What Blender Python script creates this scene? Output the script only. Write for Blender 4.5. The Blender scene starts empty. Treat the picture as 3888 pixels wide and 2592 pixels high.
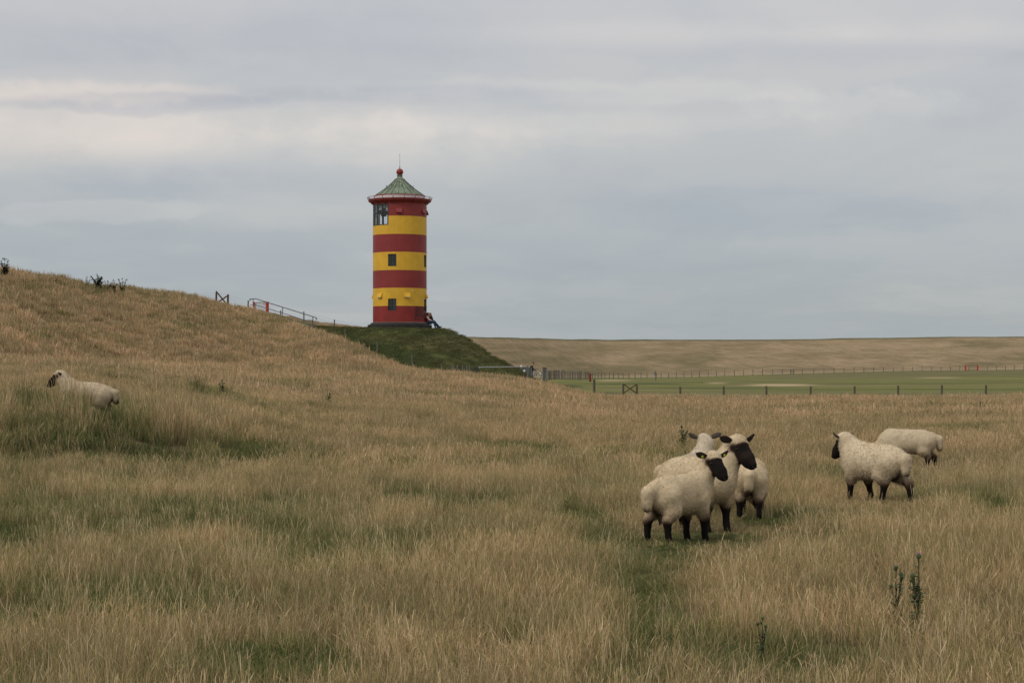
import bpy, bmesh, math, random
import numpy as np
from mathutils import Vector, Matrix, noise as mn

random.seed(7)
RNG = np.random.default_rng(11)
scene = bpy.context.scene
COL = scene.collection
R = math.radians
F, CX, HZ, EYE = 7000.0, 1944.0, 1395.0, 1.8      # focal length (source px), centre, horizon row, eye height

# ------------------------------------------------------------------ camera
cam_d = bpy.data.cameras.new("camera")
cam = bpy.data.objects.new("camera", cam_d)
COL.objects.link(cam)
scene.camera = cam
cam.location = (0, 0, EYE)
cam.rotation_euler = (R(90), 0, 0)
cam_d.sensor_width = 36.0
cam_d.lens = F / 3888 * 36.0
cam_d.shift_y = (HZ - 1296) / 3888
cam_d.clip_start = 0.1
cam_d.clip_end = 9000

# ------------------------------------------------------------------ world, sun, exposure
SUN_EL, SUN_AZ = 42, -128            # azimuth from +Y, clockwise seen from above (negative: to the left)
world = bpy.data.worlds.new("World")
scene.world = world
world.use_nodes = True
WN, WL = world.node_tree.nodes, world.node_tree.links
WN.clear()


def wn(t, **kw):
    n = WN.new(t)
    for k, v in kw.items():
        if isinstance(k, str) and k.startswith('i_'):
            n.inputs[int(k[2:])].default_value = v
        else:
            setattr(n, k, v)
    return n


def wmath(op, a, b=None, clamp=False):
    n = WN.new('ShaderNodeMath'); n.operation = op; n.use_clamp = clamp
    for i, v in enumerate((a, b)):
        if v is None:
            continue
        if isinstance(v, (int, float)):
            n.inputs[i].default_value = v
        else:
            WL.new(v, n.inputs[i])
    return n.outputs[0]


out = wn('ShaderNodeOutputWorld')
sky = wn('ShaderNodeTexSky', sky_type='NISHITA', sun_disc=False)
sky.sun_elevation = R(SUN_EL)
sky.sun_rotation = R(SUN_AZ)
bg_sky = wn('ShaderNodeBackground'); bg_sky.inputs[1].default_value = 0.06
WL.new(sky.outputs[0], bg_sky.inputs[0])
tc = wn('ShaderNodeTexCoord')
sep = wn('ShaderNodeSeparateXYZ'); WL.new(tc.outputs['Generated'], sep.inputs[0])
el = wmath('MAXIMUM', sep.outputs[2], 0.0)
den = wmath('ADD', el, 0.10)
cxp = wmath('DIVIDE', sep.outputs[0], den)
cyp = wmath('DIVIDE', sep.outputs[1], den)
comb = wn('ShaderNodeCombineXYZ')
WL.new(cxp, comb.inputs[0]); WL.new(cyp, comb.inputs[1])


def wnoise(scale, detail, rough, off, stretch=(1, 1, 1), dist=0.0):
    mp = wn('ShaderNodeMapping')
    mp.inputs['Location'].default_value = off
    mp.inputs['Scale'].default_value = stretch
    WL.new(comb.outputs[0], mp.inputs[0])
    n = wn('ShaderNodeTexNoise')
    n.inputs['Scale'].default_value = scale
    n.inputs['Detail'].default_value = detail
    n.inputs['Roughness'].default_value = rough
    n.inputs['Distortion'].default_value = dist
    WL.new(mp.outputs[0], n.inputs['Vector'])
    return n.outputs[0]


def wramp(fac, stops, interp='EASE'):
    n = wn('ShaderNodeValToRGB')
    cr = n.color_ramp
    cr.interpolation = interp
    while len(cr.elements) < len(stops):
        cr.elements.new(0.5)
    for e, (p, c) in zip(cr.elements, stops):
        e.position = p
        e.color = (*c, 1)
    WL.new(fac, n.inputs[0])
    return n.outputs[0]


def wmix(fac, a, b, mode='MIX'):
    n = wn('ShaderNodeMix', data_type='RGBA', blend_type=mode)
    if isinstance(fac, (int, float)):
        n.inputs[0].default_value = fac
    else:
        WL.new(fac, n.inputs[0])
    for i, v in ((6, a), (7, b)):
        if isinstance(v, tuple):
            n.inputs[i].default_value = (*v, 1)
        else:
            WL.new(v, n.inputs[i])
    return n.outputs[2]


# broad sheets of cloud, blue grey undersides and warm thin gaps
big = wnoise(0.42, 4, 0.45, (3.1, 7.7, 0), (1, .75, 1), 0.3)
mid = wnoise(1.15, 6, 0.5, (-1.3, 2.2, 0), (1, .7, 1), 0.6)
fine = wnoise(3.6, 9, 0.58, (5.0, -2.0, 0), (1, .6, 1), 0.5)
mixn = wmath('ADD', wmath('MULTIPLY', big, 0.42), wmath('ADD', wmath('MULTIPLY', mid, 0.36), wmath('MULTIPLY', fine, 0.22)))
base = wramp(el, [(0.0, (0.402, 0.438, 0.458)), (0.05, (0.424, 0.460, 0.484)), (0.12, (0.500, 0.512, 0.520)), (0.20, (0.495, 0.500, 0.520))], 'LINEAR')
cloud = wramp(mixn, [(0.38, (0.92, 0.935, 0.96)), (0.47, (0.97, 0.98, 0.99)), (0.54, (1.03, 1.02, 1.01)), (0.62, (1.11, 1.08, 1.05))])
col = wmix(1.0, base, cloud, 'MULTIPLY')
# single cloud banks where they hang: azimuth (x/y) and elevation (z/y), edges broken by noise
azl = wmath('DIVIDE', sep.outputs[0], wmath('MAXIMUM', sep.outputs[1], 0.05))
ell = wmath('DIVIDE', sep.outputs[2], wmath('MAXIMUM', sep.outputs[1], 0.05))
cv = wn('ShaderNodeCombineXYZ'); WL.new(azl, cv.inputs[0]); WL.new(ell, cv.inputs[1])
def fnoise(scale, st, off, det=7, rough=.55):
    mp = wn('ShaderNodeMapping'); mp.inputs['Scale'].default_value = st; mp.inputs['Location'].default_value = off
    WL.new(cv.outputs[0], mp.inputs[0])
    n = wn('ShaderNodeTexNoise'); n.inputs['Scale'].default_value = scale; n.inputs['Detail'].default_value = det; n.inputs['Roughness'].default_value = rough
    WL.new(mp.outputs[0], n.inputs['Vector'])
    return n.outputs[0]
wa = fnoise(9, (1, 1.9, 1), (0, 0, 0)); wb = fnoise(22, (1, 1.4, 1), (3, 1, 0), 9, .62)
wob = wmath('ADD', wmath('MULTIPLY', wmath('SUBTRACT', wa, .5), 2.2), wmath('MULTIPLY', wmath('SUBTRACT', wb, .5), 1.9))
front = wmath('GREATER_THAN', sep.outputs[1], 0.2)
def bank(px, py, hw, hh, tint, amt, wobble=1.0, sharp=(1.0, .35)):
    """soft elliptical bank, centre and half size given in source pixels"""
    global col
    u = wmath('DIVIDE', wmath('SUBTRACT', azl, (px - CX) / F), hw / F)
    v = wmath('DIVIDE', wmath('SUBTRACT', ell, (HZ - py) / F), hh / F)
    r = wmath('SQRT', wmath('ADD', wmath('MULTIPLY', u, u), wmath('MULTIPLY', v, v)))
    r = wmath('ADD', r, wmath('MULTIPLY', wob, wobble))
    mr = wn('ShaderNodeMapRange', interpolation_type='SMOOTHSTEP')
    mr.inputs[1].default_value = sharp[0]; mr.inputs[2].default_value = sharp[1]
    WL.new(r, mr.inputs[0])
    m = wmath('MULTIPLY', wmath('MULTIPLY', mr.outputs[0], amt), front)
    col = wmix(m, col, wmix(1.0, col, tint, 'MULTIPLY'))
WARM = (1.26, 1.165, 1.09); PALE = (1.13, 1.10, 1.07); GREYB = (.83, .86, .92); BLUE = (.84, .89, .955)
bank(500, 150, 1500, 130, GREYB, .5, .8, (1.4, .2))
bank(3000, 130, 1700, 60, PALE, .7, .9, (1.3, .2))
bank(3500, 200, 1300, 60, GREYB, .35, .9, (1.3, .2))
bank(150, 500, 1300, 170, WARM, .85, .8, (1.5, .1))
bank(1150, 520, 1100, 160, PALE, .8, .8, (1.5, .1))
bank(320, 350, 650, 42, WARM, .7, 1.1, (1.3, .4))
bank(560, 392, 620, 38, GREYB, .85, 1.4, (1.25, .6))
bank(1500, 360, 950, 45, GREYB, .7, .8, (1.2, .4))
bank(2150, 350, 1100, 50, PALE, .75, 1.2, (1.3, .5))
bank(3180, 400, 420, 60, PALE, .8, 1.2, (1.3, .4))
bank(2200, 470, 1100, 50, PALE, .6, .8, (1.3, .3))
bank(350, 800, 420, 55, PALE, .75, .8, (1.1, .8))
bank(950, 800, 420, 70, PALE, .45, .7, (1.3, .4))
bank(600, 680, 700, 90, BLUE, .7, .8, (1.4, .2))
bank(3100, 800, 1000, 95, BLUE, .6, .6, (1.3, .3))
bank(1200, 1000, 1600, 130, BLUE, .35, .6, (1.4, .2))
bank(3300, 1150, 1300, 160, (.97, .965, .95), .8, .5, (1.4, .2))
# overcast sky: brighter overhead
up = wmath('ADD', wmath('MULTIPLY', wmath('POWER', el, 1.2), 1.1), 1.0)
bg_c = wn('ShaderNodeBackground')
WL.new(col, bg_c.inputs[0]); WL.new(up, bg_c.inputs[1])
mxs = wn('ShaderNodeMixShader'); mxs.inputs[0].default_value = 0.93
WL.new(bg_sky.outputs[0], mxs.inputs[1]); WL.new(bg_c.outputs[0], mxs.inputs[2])
WL.new(mxs.outputs[0], out.inputs[0])

sd = bpy.data.lights.new("sun", 'SUN')
sun = bpy.data.objects.new("sun", sd)
COL.objects.link(sun)
sd.energy = 1.3
sd.angle = R(16)
sd.color = (1.0, 0.94, 0.85)
sdir = Vector((math.sin(R(SUN_AZ)) * math.cos(R(SUN_EL)), math.cos(R(SUN_AZ)) * math.cos(R(SUN_EL)), math.sin(R(SUN_EL))))
sun.rotation_euler = sdir.to_track_quat('Z', 'Y').to_euler()
sun.location = sdir * 60

vs = scene.view_settings
scene.display_settings.display_device = 'sRGB'
vs.view_transform = 'Standard'
vs.look = 'None'
vs.exposure = 0.0
vs.gamma = 1
vs.use_curve_mapping = False
scene.render.engine = 'CYCLES'
cy = scene.cycles
cy.max_bounces = 5
cy.diffuse_bounces = 2
cy.transparent_max_bounces = 8

# ================================================================== helpers
def P(px, py, D):
    return Vector(((px - CX) / F * D, D, EYE - (py - HZ) / F * D))


def X(px, D):
    return (px - CX) / F * D


def tag(o, label=None, cat=None, group=None, kind=None):
    if label: o['label'] = label
    if cat: o['category'] = cat
    if group: o['group'] = group
    if kind: o['kind'] = kind
    return o


def empty(name, loc=(0, 0, 0), rz=0.0):
    o = bpy.data.objects.new(name, None)
    o.empty_display_size = 0.2
    o.location = loc
    o.rotation_euler = (0, 0, rz)
    COL.objects.link(o)
    return o


def link(name, me, mat=None, parent=None):
    if mat and not me.materials:
        me.materials.append(mat)
    o = bpy.data.objects.new(name, me)
    COL.objects.link(o)
    if parent:
        o.parent = parent
    return o


def mesh_np(name, V, Fq, col=None, smooth=False):
    """V (n,3); Fq (m,3) or (m,4)"""
    V = np.asarray(V, dtype=np.float32); Fq = np.asarray(Fq, dtype=np.int32)
    me = bpy.data.meshes.new(name)
    n, k = Fq.shape
    me.vertices.add(len(V)); me.vertices.foreach_set('co', V.ravel())
    me.loops.add(n * k); me.loops.foreach_set('vertex_index', Fq.ravel())
    me.polygons.add(n)
    me.polygons.foreach_set('loop_start', np.arange(0, n * k, k, dtype=np.int32))
    if smooth:
        me.polygons.foreach_set('use_smooth', np.ones(n, dtype=bool))
    if col is not None:
        a = me.color_attributes.new('Col', 'FLOAT_COLOR', 'POINT')
        c = np.ones((len(V), 4), dtype=np.float32); c[:, :3] = col
        a.data.foreach_set('color', c.ravel())
    me.update(calc_edges=True)
    me.validate()
    return me


class MB:
    """collects boxes, tubes, lathes as one mesh"""
    def __init__(s):
        s.v, s.f = [], []

    def add(s, V, Fs, M=None):
        o = len(s.v)
        for p in V:
            p = Vector(p)
            s.v.append(M @ p if M else p)
        s.f += [tuple(i + o for i in f) for f in Fs]

    def box(s, c, d, M=None, rot=None):
        x, y, z = d[0] / 2, d[1] / 2, d[2] / 2
        V = [Vector((a * x, b * y, g * z)) for a in (-1, 1) for b in (-1, 1) for g in (-1, 1)]
        if rot: V = [rot @ p for p in V]
        V = [p + Vector(c) for p in V]
        s.add(V, [(0, 1, 3, 2), (4, 6, 7, 5), (0, 4, 5, 1), (2, 3, 7, 6), (0, 2, 6, 4), (1, 5, 7, 3)], M)

    def tube(s, a, b, r1, r2=None, n=8, cap=True):
        a, b = Vector(a), Vector(b)
        r2 = r1 if r2 is None else r2
        s.path([a, b], [r1, r2], n, cap)

    def path(s, pts, rad, n=8, cap=True):
        pts = [Vector(p) for p in pts]
        if isinstance(rad, (int, float)): rad = [rad] * len(pts)
        o = len(s.v)
        prev = None
        for i, p in enumerate(pts):
            t = (pts[min(i + 1, len(pts) - 1)] - pts[max(i - 1, 0)]).normalized()
            if prev is None:
                u = t.orthogonal().normalized()
            else:
                u = (prev - t * prev.dot(t))
                u = u.normalized() if u.length > 1e-6 else t.orthogonal().normalized()
            prev = u
            w = t.cross(u)
            for k in range(n):
                an = 2 * math.pi * k / n
                s.v.append(p + (u * math.cos(an) + w * math.sin(an)) * rad[i])
        for i in range(len(pts) - 1):
            for k in range(n):
                a0 = o + i * n + k; a1 = o + i * n + (k + 1) % n
                s.f.append((a0, a1, a1 + n, a0 + n))
        if cap:
            s.f.append(tuple(o + k for k in reversed(range(n))))
            e = o + (len(pts) - 1) * n
            s.f.append(tuple(e + k for k in range(n)))

    def lathe(s, prof, n=48, a0=0.0, a1=2 * math.pi, closed=True):
        """prof: (r,z) list; angle measured from -Y, positive to +X"""
        o = len(s.v)
        m = n if closed else n + 1
        for k in range(m):
            an = a0 + (a1 - a0) * k / n
            for r, z in prof:
                s.v.append(Vector((r * math.sin(an), -r * math.cos(an), z)))
        L = len(prof)
        for k in range(n):
            k2 = (k + 1) % m
            for i in range(L - 1):
                s.f.append((o + k * L + i, o + k2 * L + i, o + k2 * L + i + 1, o + k * L + i + 1))

    def sphere(s, c, r, seg=12, ring=8, scale=(1, 1, 1), rot=None):
        V, Fs = [], []
        for j in range(ring + 1):
            th = math.pi * j / ring
            for i in range(seg):
                ph = 2 * math.pi * i / seg
                p = Vector((r * scale[0] * math.sin(th) * math.cos(ph), r * scale[1] * math.sin(th) * math.sin(ph), r * scale[2] * math.cos(th)))
                if rot: p = rot @ p
                V.append(p + Vector(c))
        for j in range(ring):
            for i in range(seg):
                a = j * seg + i; b = j * seg + (i + 1) % seg
                Fs.append((a, a + seg, b + seg, b))
        s.add(V, Fs)

    def me(s, name, smooth=False):
        m = bpy.data.meshes.new(name)
        m.from_pydata([tuple(p) for p in s.v], [], s.f)
        m.update()
        bm = bmesh.new(); bm.from_mesh(m)
        bmesh.ops.remove_doubles(bm, verts=bm.verts, dist=1e-5)
        bmesh.ops.recalc_face_normals(bm, faces=bm.faces)
        for f in bm.faces: f.smooth = smooth
        bm.to_mesh(m); bm.free()
        return m

    def obj(s, name, mat, parent=None, smooth=False):
        return link(name, s.me(name, smooth), mat, parent)


# ------------------------------------------------------------------ material helpers
class NT:
    def __init__(s, name):
        s.m = bpy.data.materials.new(name)
        s.m.use_nodes = True
        s.N, s.L = s.m.node_tree.nodes, s.m.node_tree.links
        s.b = s.N['Principled BSDF']
        s.out = s.N['Material Output']

    def n(s, t, **kw):
        x = s.N.new(t)
        for k, v in kw.items(): setattr(x, k, v)
        return x

    def put(s, sock, v):
        if v is None: return
        if isinstance(v, (int, float)): sock.default_value = v
        elif isinstance(v, tuple):
            sock.default_value = (*v, 1) if len(v) == 3 and len(sock.default_value) == 4 else v
        else: s.L.new(v, sock)

    def math(s, op, a, b=None, clamp=False):
        x = s.n('ShaderNodeMath', operation=op, use_clamp=clamp)
        s.put(x.inputs[0], a); s.put(x.inputs[1], b)
        return x.outputs[0]

    def noise(s, scale, detail=4, rough=0.55, vec=None, stretch=None, dist=0.0):
        x = s.n('ShaderNodeTexNoise')
        x.inputs['Scale'].default_value = scale
        x.inputs['Detail'].default_value = detail
        x.inputs['Roughness'].default_value = rough
        x.inputs['Distortion'].default_value = dist
        if vec is None: vec = s.geo()
        if stretch:
            mp = s.n('ShaderNodeMapping'); mp.inputs['Scale'].default_value = stretch
            s.L.new(vec, mp.inputs[0]); vec = mp.outputs[0]
        s.L.new(vec, x.inputs['Vector'])
        return x.outputs[0]

    def geo(s):
        return s.n('ShaderNodeNewGeometry').outputs['Position']

    def objc(s):
        return s.n('ShaderNodeTexCoord').outputs['Object']

    def ramp(s, fac, stops, interp='LINEAR'):
        x = s.n('ShaderNodeValToRGB'); cr = x.color_ramp; cr.interpolation = interp
        while len(cr.elements) < len(stops): cr.elements.new(0.5)
        for e, (p, c) in zip(cr.elements, stops):
            e.position = p; e.color = (*c, 1) if isinstance(c, tuple) else (c, c, c, 1)
        s.L.new(fac, x.inputs[0])
        return x.outputs[0]

    def mix(s, fac, a, b, mode='MIX'):
        x = s.n('ShaderNodeMix', data_type='RGBA', blend_type=mode)
        s.put(x.inputs[0], fac); s.put(x.inputs[6], a); s.put(x.inputs[7], b)
        return x.outputs[2]

    def vcol(s, name='Col'):
        return s.n('ShaderNodeAttribute', attribute_name=name).outputs['Color']

    def bump(s, h, strength=0.3, dist=0.05):
        x = s.n('ShaderNodeBump'); x.inputs['Strength'].default_value = strength
        x.inputs['Distance'].default_value = dist
        s.L.new(h, x.inputs['Height'])
        s.L.new(x.outputs[0], s.b.inputs['Normal'])

    def fin(s, color, rough=0.7, metal=0.0, spec=0.3):
        s.put(s.b.inputs['Base Color'], color); s.put(s.b.inputs['Roughness'], rough)
        s.put(s.b.inputs['Metallic'], metal)
        s.b.inputs['Specular IOR Level'].default_value = spec
        return s.m


def simple(name, c, rough=0.7, metal=0.0, var=0.25, scale=8.0, bump=0.0, spec=0.3):
    t = NT(name)
    n = t.noise(scale, 5, 0.6, t.objc())
    dark = tuple(x * (1 - var) for x in c); lite = tuple(min(1, x * (1 + var)) for x in c)
    colr = t.ramp(n, [(0.3, dark), (0.7, lite)])
    if bump: t.bump(n, bump, 0.02)
    return t.fin(colr, rough, metal, spec)


# ------------------------------------------------------------------ numpy noise
_perm = RNG.permutation(4096)


def vnoise(x, y, seed=0):
    xi = np.floor(x).astype(np.int64); yi = np.floor(y).astype(np.int64)
    fx = x - xi; fy = y - yi
    fx = fx * fx * (3 - 2 * fx); fy = fy * fy * (3 - 2 * fy)
    def h(a, b): return _perm[(_perm[(a + seed * 131) & 4095] + b * 57) & 4095] / 4095.0
    return (h(xi, yi) * (1 - fx) + h(xi + 1, yi) * fx) * (1 - fy) + (h(xi, yi + 1) * (1 - fx) + h(xi + 1, yi + 1) * fx) * fy


def fbm(x, y, o=4, seed=0):
    s = 0; a = 0.5; t = 0
    for i in range(o):
        s = s + a * vnoise(x * 2 ** i, y * 2 ** i, seed + i); t += a; a *= 0.55
    return s / t


def sstep(a, b, x):
    t = np.clip((x - a) / (b - a), 0, 1)
    return t * t * (3 - 2 * t)


# ================================================================== TERRAIN
FIELD = [  # column px : [(D, z) ...], last knot but one is the far edge / crest
    (-1500, [(20, .05), (27, .3), (31, .9), (34, 1.0), (55, 1.6), (64, 1.9), (90, 7.5), (98, 7.6), (125, 1.0)]),
    (0, [(20, 0), (28, .25), (32.5, .85), (36, 1.0), (60, 1.55), (82, 1.95), (109, 7.50), (117, 7.6), (145, 1.5)]),
    (330, [(20, 0), (28.5, .2), (32.3, .75), (35.5, .87), (60, 1.5), (92, 1.95), (120, 7.33), (128, 7.4), (156, 1.5)]),
    (700, [(20, 0), (29, .1), (33, .42), (36, .50), (60, 1.1), (102, 1.88), (132, 6.95), (140, 7.0), (168, 1.5)]),
    (944, [(20, 0), (30, .08), (40, .35), (60, .85), (90, 1.38), (110, 1.85), (141, 6.21), (147, 6.1), (166, 1.5)]),
    (1023, [(20, 0), (40, .3), (60, .75), (90, 1.3), (111, 1.83), (139, 5.75), (144, 5.5), (160, 1.5)]),
    (1128, [(20, 0), (40, .25), (60, .68), (90, 1.25), (110, 1.80), (133, 4.88), (137, 4.6), (149, 1.0)]),
    (1186, [(20, 0), (40, .22), (60, .65), (90, 1.25), (109, 1.78), (129, 4.60), (132, 4.3), (143, 1.0)]),
    (1260, [(20, 0), (40, .2), (60, .6), (90, 1.2), (108, 1.74), (124, 4.08), (127, 3.8), (138, 1.0)]),
    (1330, [(20, 0), (40, .18), (60, .55), (90, 1.15), (107, 1.68), (120, 3.60), (123, 3.2), (133, .8)]),
    (1420, [(20, 0), (40, .15), (60, .5), (90, 1.1), (106, 1.60), (117, 2.70), (119, 2.5), (128, .5)]),
    (1500, [(20, 0), (40, .12), (60, .45), (90, 1.05), (106, 1.55), (115, 2.05), (118, 1.9), (127, .3)]),
    (1560, [(20, 0), (40, .1), (60, .4), (90, 1.0), (106, 1.50), (114, 1.72), (117, 1.6), (126, .2)]),
    (1750, [(20, 0), (40, .06), (60, .3), (90, .85), (106, 1.32), (113, 1.48), (117, 1.35), (126, .1)]),
    (1900, [(20, 0), (40, .03), (60, .2), (90, .7), (106, 1.15), (113, 1.28), (117, 1.1), (126, .0)]),
    (2060, [(20, 0), (40, .0), (60, .1), (90, .45), (106, .75), (116, .85), (120, .7), (128, -.1)]),
    (2180, [(20, 0), (40, .0), (60, .03), (90, .2), (106, .32), (118, .36), (122, .2), (128, -.2)]),
    (2300, [(20, 0), (40, .0), (60, .0), (90, .0), (106, .0), (120, .0), (123, -.05), (128, -.3)]),
    (5400, [(20, 0), (40, .0), (60, .0), (90, .0), (106, .0), (120, .0), (123, -.05), (128, -.3)]),
]
DS = np.concatenate([np.arange(0, 40, 0.5), np.arange(40, 181, 1.0)])
_cols = np.array([c[0] for c in FIELD], float)
# every column gets the same ten knots, so that foot and crest run on smoothly between columns
_KD, _KZ = [], []
for c, kn in FIELD:
    kd = [k[0] for k in kn]; kz = [k[1] for k in kn]
    if c < 900:
        dl = kd[:5] + [(kd[4] + kd[5]) / 2] + kd[5:]
    else:
        dl = [20, 30, 33, 40, 60, 90] + kd[-4:]
    _KD.append([0] + dl); _KZ.append([0] + list(np.interp(dl, kd, kz)))
_KD, _KZ = np.array(_KD, float), np.array(_KZ, float)
_pg = np.arange(-1500, 5401, 20.0)
_kd = np.stack([np.interp(_pg, _cols, _KD[:, j]) for j in range(_KD.shape[1])], 1)
_kz = np.stack([np.interp(_pg, _cols, _KZ[:, j]) for j in range(_KD.shape[1])], 1)
_tabg = np.array([np.interp(DS, _kd[i], _kz[i]) for i in range(len(_pg))])
for _ in range(3):
    _tabg[:, 1:-1] = 0.25 * _tabg[:, :-2] + 0.5 * _tabg[:, 1:-1] + 0.25 * _tabg[:, 2:]
for _ in range(3):
    _tabg[1:-1] = 0.25 * _tabg[:-2] + 0.5 * _tabg[1:-1] + 0.25 * _tabg[2:]


def zfield(x, y):
    """height of the rough pasture and the old dike at world x, y"""
    x = np.asarray(x, float); y = np.asarray(y, float)
    yy = np.maximum(y, 4.0)
    px = np.clip(x / yy * F + CX, -1500, 5399)
    w = sstep(4.0, 12.0, y)
    D = np.clip(y, 0, 179.9)
    i = (px + 1500) / 20.0; i0 = np.floor(i).astype(int); fi = i - i0
    j = np.where(D < 40, D / 0.5, 80 + (D - 40)); j0 = np.minimum(np.floor(j).astype(int), len(DS) - 2); fj = j - j0
    z = (_tabg[i0, j0] * (1 - fi) + _tabg[i0 + 1, j0] * fi) * (1 - fj) + (_tabg[i0, j0 + 1] * (1 - fi) + _tabg[i0 + 1, j0 + 1] * fi) * fj
    bumpy = (fbm(x * 0.45, y * 0.45, 3, 5) - 0.5) * 0.16 + (fbm(x * 0.09, y * 0.09, 3, 9) - 0.5) * 0.25
    calm = 1 - 0.8 * np.exp(-(((x - 3.0) / 4.5) ** 2 + ((y - 21) / 5.0) ** 2))
    return z * w + bumpy * calm * sstep(2, 10, np.abs(y)) - .20 * sstep(45, 85, y) * sstep(900, 1500, px) + .16 * sstep(60, 100, y) * (1 - sstep(0, 500, px))


def zf(x, y):
    return float(zfield(np.array([x]), np.array([y]))[0])


def hit(px, py, lo=8, hi=150):
    """point of the field seen at a pixel"""
    D = np.arange(lo, hi, 0.1)
    zr = EYE - (py - HZ) / F * D
    g = zfield((px - CX) / F * D, D)
    k = np.argmax(g >= zr)
    if not (g >= zr).any(): k = len(D) - 1
    return Vector(((px - CX) / F * D[k], D[k], g[k]))


MEAD = [
    (-200, [(110, -.6), (420, -.6)]),
    (1500, [(110, -.4), (130, 0), (160, .45), (230, .5), (330, -.1), (420, -.3)]),
    (2060, [(110, -.3), (128, .1), (150, .50), (200, .60), (240, .35), (330, -.1), (420, -.3)]),
    (2110, [(110, -.2), (128, .0), (152, .48), (190, .60), (240, .3), (330, -.1), (420, -.3)]),
    (2200, [(110, -.1), (126, -.02), (142, .05), (170, .45), (200, .45), (250, .05), (330, -.1), (420, -.3)]),
    (2400, [(110, -.1), (122, -.02), (150, .0), (172, .12), (188, .42), (220, .3), (300, -.1), (340, -.25), (420, -.3)]),
    (2600, [(110, -.1), (122, -.02), (190, .0), (205, .30), (240, .2), (345, -.2), (420, -.2)]),
    (2900, [(110, -.1), (122, -.02), (230, .0), (300, .0), (375, .17), (420, .3)]),
    (3400, [(110, -.1), (122, -.02), (230, .0), (300, .05), (340, .6), (395, .90), (420, 1.0)]),
    (3888, [(110, -.1), (122, -.02), (230, .0), (280, .05), (320, .75), (400, 1.24), (430, 1.3)]),
    (5000, [(110, -.1), (122, -.02), (230, .0), (270, .05), (310, .8), (400, 1.4), (430, 1.5)]),
]


def colfun(tab):
    pxs = np.array([c[0] for c in tab], float)
    def f(x, y):
        x = np.asarray(x, float); y = np.asarray(y, float)
        px = np.clip(x / y * F + CX, pxs[0], pxs[-1] - 1e-3)
        vals = np.array([np.interp(y, [k[0] for k in kn], [k[1] for k in kn]) for _, kn in tab])
        i = np.searchsorted(pxs, px, side='right') - 1
        t = (px - pxs[i]) / (pxs[i + 1] - pxs[i])
        idx = np.arange(len(px))
        return vals[i, idx] * (1 - t) + vals[i + 1, idx] * t
    return f


zmead = colfun(MEAD)
# far sea dike: foot D, crest D, crest z by column
_dk = np.array([(-2500, 300, 350, 9.0), (1300, 300, 345, 7.6), (1800, 300, 345, 7.62), (2300, 372, 425, 8.30), (2900, 402, 450, 8.68), (3500, 425, 470, 9.65), (3888, 432, 480, 9.95), (6500, 440, 490, 11.0)])


def zdike(px, t):
    """t 0 at the foot .. 1 at the crest .. 2 far side; returns D, z"""
    f = np.interp(px, _dk[:, 0], _dk[:, 1]); c = np.interp(px, _dk[:, 0], _dk[:, 2]); zc = np.interp(px, _dk[:, 0], _dk[:, 3])
    foot = zmead(X(px, f), f)
    D = np.where(t < 1, f + (c - f) * t, c + (t - 1) * 60)
    s = np.where(t < 0.12, t * 0.35, 0.042 + (t - 0.12) * 0.958 / 0.88)
    z = np.where(t < 1, foot + (zc - foot) * s, np.where(t < 1.06, zc, zc - (t - 1.06) * 9))
    z = z - 0.28 * np.exp(-((t - 1.0) / 0.03) ** 2)
    return D, z


SEG = [(-8.52, 140.0, 4.74), (-14.6, 142.5, 4.78), (-16.5, 147.0, 5.25), (-20.2, 154.0, 6.20), (-22.2, 158.0, 6.5)]
MP_R = np.array([0, 3.3, 3.9, 4.8, 5.76, 6.84, 8.56, 9.64, 12.8, 20])
MP_Z = np.array([0, 0, .20, .68, 1.30, 2.08, 2.94, 3.62, 5.0, 7.4])


def zmound(x, y):
    x = np.asarray(x, float); y = np.asarray(y, float)
    best = np.full(x.shape, -9.0)
    for (ax, ay, az), (bx, by, bz) in zip(SEG[:-1], SEG[1:]):
        dx, dy = bx - ax, by - ay
        t = np.clip(((x - ax) * dx + (y - ay) * dy) / (dx * dx + dy * dy), 0, 1)
        d = np.hypot(x - ax - dx * t, y - ay - dy * t) + 2.7 * sstep(-15.0, -16.4, ax + dx * t)
        best = np.maximum(best, az + (bz - az) * t - np.interp(d, MP_R, MP_Z))
    return best + (fbm(x * .8, y * .8, 3, 3) - .5) * .12


# ---- ground colours (base colours of turf and soil, linear)
STRAW = np.array((0.300, 0.212, 0.115)); STRAWD = np.array((0.190, 0.140, 0.072)); OLIVE = np.array((0.120, 0.112, 0.048))
GREEN = np.array((0.094, 0.100, 0.028)); DGREEN = np.array((0.036, 0.052, 0.020)); LGREEN = np.array((0.165, 0.160, 0.050)); SOIL = np.array((0.070, 0.055, 0.032))


def lerp3(a, b, t): return a + (b - a) * np.asarray(t)[..., None]


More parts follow.
